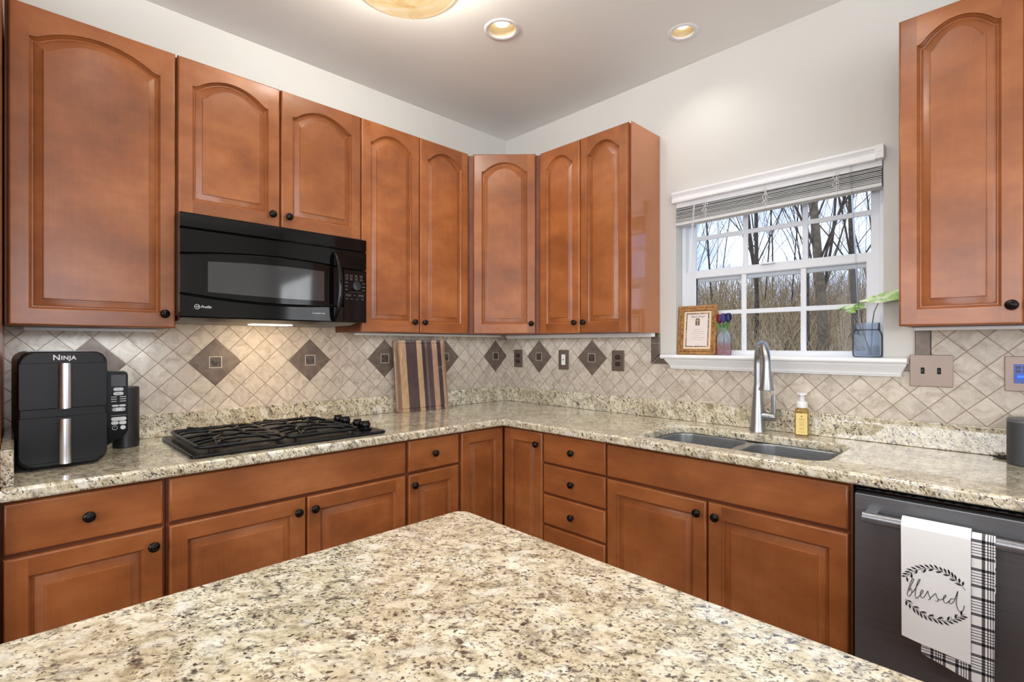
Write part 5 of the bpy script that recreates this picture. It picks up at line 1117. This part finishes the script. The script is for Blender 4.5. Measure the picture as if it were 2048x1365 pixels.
strip_light('long white light bar under the upper cabinets left of the window', 0.075, 1.198, -0.075, -0.038, [(0.075, -0.056, 1.358), (0.055, -0.062, 1.344), (0.035, -0.078, 1.343), (0.030, -0.098, 1.352), (0.030, -0.105, 1.372)], zb=1.350)
strip_light('white light bar under the tall cabinet beside the microwave', 0.038, 0.072, -1.20, -0.12)
strip_light('white light bar under the upper cabinet at the right edge', 2.300, 2.90, -0.13, -0.09)
strip_light('white light bar under the upper cabinet above the air fryer', 0.038, 0.072, -2.50, -2.10)
area('strip_lamp_left', (0.10, -2.30, 1.346), (0.04, -2.30, 1.0), 0.03, 0.40, 0.6, (0.78, 0.88, 1.0))
area('strip_lamp_stove', (0.10, -0.66, 1.346), (0.05, -0.66, 1.0), 0.03, 1.0, 0.35, (0.85, 0.92, 1.0))
area('strip_lamp_window', (0.64, -0.10, 1.346), (0.64, -0.05, 1.0), 1.0, 0.03, 0.45, (0.85, 0.92, 1.0))
for n_ in ('strip_lamp_left', 'strip_lamp_stove', 'strip_lamp_window'): bpy.data.objects[n_].rotation_euler = (0, 0, 0)

# ------------------------------------------------------------------ outdoors: leaf-littered slope, thicket and bare trees
def hill(x, y):
    s = max(0, min(1, (y - 5) / 26)); return -0.7 + 4.2 * s * s * (3 - 2 * s) + 0.18 * math.sin(0.7 * x + 0.3 * y) * min(1, max(0, y - 2) / 4)
mb = MB(); mb.grid(lambda u, v: (-34 + 54 * u, 0.6 + 60 * v * v, hill(-34 + 54 * u, 0.6 + 60 * v * v)), 60, 50)
LITTER = mottled('leaf_litter', (170, 138, 90), (222, 196, 146), 3.0, 0.9)  # sunlit warmth is put into litter, bark and brush colours, no sun lamp
g = mb.build('ground', LITTER, sharp=None); g['kind'] = 'structure'
BARK = mottled('bark', (74, 62, 50), (112, 96, 76), 9, 0.9); BARKL = mottled('pale_bark', (112, 96, 74), (150, 130, 102), 9, 0.9)
def tree_bm(seed, h, r, lean=0.0, depth=4):
    rnd = random.Random(seed); mb = MB(); tw = MB()
    def grow(p, d, L, rad, lev):
        n = 5 if lev == 0 else 4 if lev == 1 else 3; pts = [p]; q = p.copy(); dd = d.copy()
        for k in range(n):
            dd = (dd + Vector((rnd.uniform(-1, 1), rnd.uniform(-1, 1), rnd.uniform(-0.3, 0.7))) * (0.07 + 0.06 * lev)).normalized(); q = q + dd * (L / n); pts.append(q.copy())
        (mb if lev < 1 else tw).tube(pts, [rad * (1 - 0.72 * k / n) for k in range(n + 1)], 7 if lev == 0 else 4 if lev == 1 else 3, cap=False)
        if lev >= depth - 1: return
        nb = (14, 8, 5, 3)[lev]
        for k in range(nb):
            t = rnd.uniform(0.22 if lev == 0 else 0.15, 0.98); i = min(int(t * n), n - 1); f = t * n - i; b = pts[i].lerp(pts[i + 1], f); a = rnd.uniform(0, 2 * PI)
            ax = (pts[i + 1] - pts[i]).normalized(); s1 = ax.cross(Vector((0.3, 0.7, 0.2))).normalized(); s2 = ax.cross(s1)
            nd2 = (ax * rnd.uniform(1.0, 1.7) + (s1 * math.cos(a) + s2 * math.sin(a)) * rnd.uniform(0.55, 0.95)).normalized()
            grow(b, nd2, L * rnd.uniform(0.30, 0.52) * (1.15 - 0.5 * t), rad * (1 - 0.7 * t) * rnd.uniform(0.26, 0.42), lev + 1)
    grow(Vector((0, 0, -0.3)), Vector((lean, 0, 1)).normalized(), h, r, 0)
    return mb, tw
protos = []
KINDS = [(11, 13, 0.10, 0.05), (23, 11, 0.055, -0.12), (37, 15, 0.15, 0.0), (41, 9, 0.038, 0.22), (59, 12, 0.065, -0.05), (73, 10, 0.045, 0.10)]
rnd = random.Random(21); spots = []
tries = 0
while len(spots) < 56 and tries < 4000:
    tries += 1; y = rnd.uniform(11, 34); cx2 = 1.75 - 0.335 * y; x = cx2 + rnd.uniform(-0.36, 0.36) * (y + 3)
    if all((x - a) ** 2 + (y - b) ** 2 > 1.2 for a, b in spots): spots.append((x, y))
spots.sort(key=lambda s: s[1])
DESC = ['tall straight bare tree', 'slim left-leaning bare tree', 'thick-trunked bare tree', 'thin right-leaning bare sapling', 'slender bare tree with many side branches', 'slight bare young tree']
GT = 'bare winter trees seen through the window'
for k in range(6):
    a, b = tree_bm(*KINDS[k])
    t = thing('bare_tree', 'tree', 'tree', (0, 0, 0)); a.build('trunk', BARKL if k in (2, 3) else BARK, t, sharp=60, normals=False); b.build('branches', BARKL if k == 3 else BARK, t, sharp=60, normals=False); protos.append(t)
used = [0] * 6
for i, (x, y) in enumerate(spots):
    k = rnd.choice((0, 1, 1, 3, 4, 4, 5, 5)) if i else 2
    if i == 0: x, y = -0.88, 12.0; k = 2
    t = protos[k] if used[k] == 0 else dup(protos[k]); used[k] += 1
    t.location = (x, y, hill(x, y)); t.rotation_euler = (0, 0, rnd.uniform(0, 6.28)); s = rnd.uniform(0.8, 1.15); t.scale = (s, s, s)
    dep = 'at the near wood edge' if y < 16 else 'amid the wood' if y < 24 else 'far back on the slope'
    t['label'] = '%s %s outside the window' % (DESC[k], dep); t['group'] = GT
for k in range(6):
    if used[k] == 0:
        for ch in list(protos[k].children): bpy.data.objects.remove(ch)
        bpy.data.objects.remove(protos[k])
mb = MB(); rnd = random.Random(77)
for i in range(9000):
    y = rnd.uniform(7.5, 33); x = 1.75 - 0.335 * y + rnd.uniform(-0.38, 0.38) * (y + 3); z = hill(x, y); h = rnd.uniform(0.5, 2.6) * (0.6 + y / 40); a = rnd.uniform(0, 6.28); l = rnd.uniform(0.05, 0.7)
    p = Vector((x, y, z - 0.1)); q = p + Vector((math.cos(a) * l * h * 0.5, math.sin(a) * l * h * 0.5, h * 0.6)); r_ = q + Vector((math.cos(a) * l * h * 0.6 + rnd.uniform(-0.3, 0.3), math.sin(a) * l * h * 0.4, h * 0.35)); rad = rnd.uniform(0.006, 0.018)
    mb.tube([p, q, r_], [rad, rad * 0.7, rad * 0.2], 3, cap=False, mi=rnd.choice((1, 1, 1, 2)))
o = mb.build('undergrowth', [BARK, mottled('dry_brush', (176, 144, 98), (216, 190, 146), 5, 0.9), BARKL], loc=(0, 0, 0), sharp=None, normals=False); tag(o, 'tangle of dry brown brush covering the slope outside the window', 'undergrowth', kind='stuff')
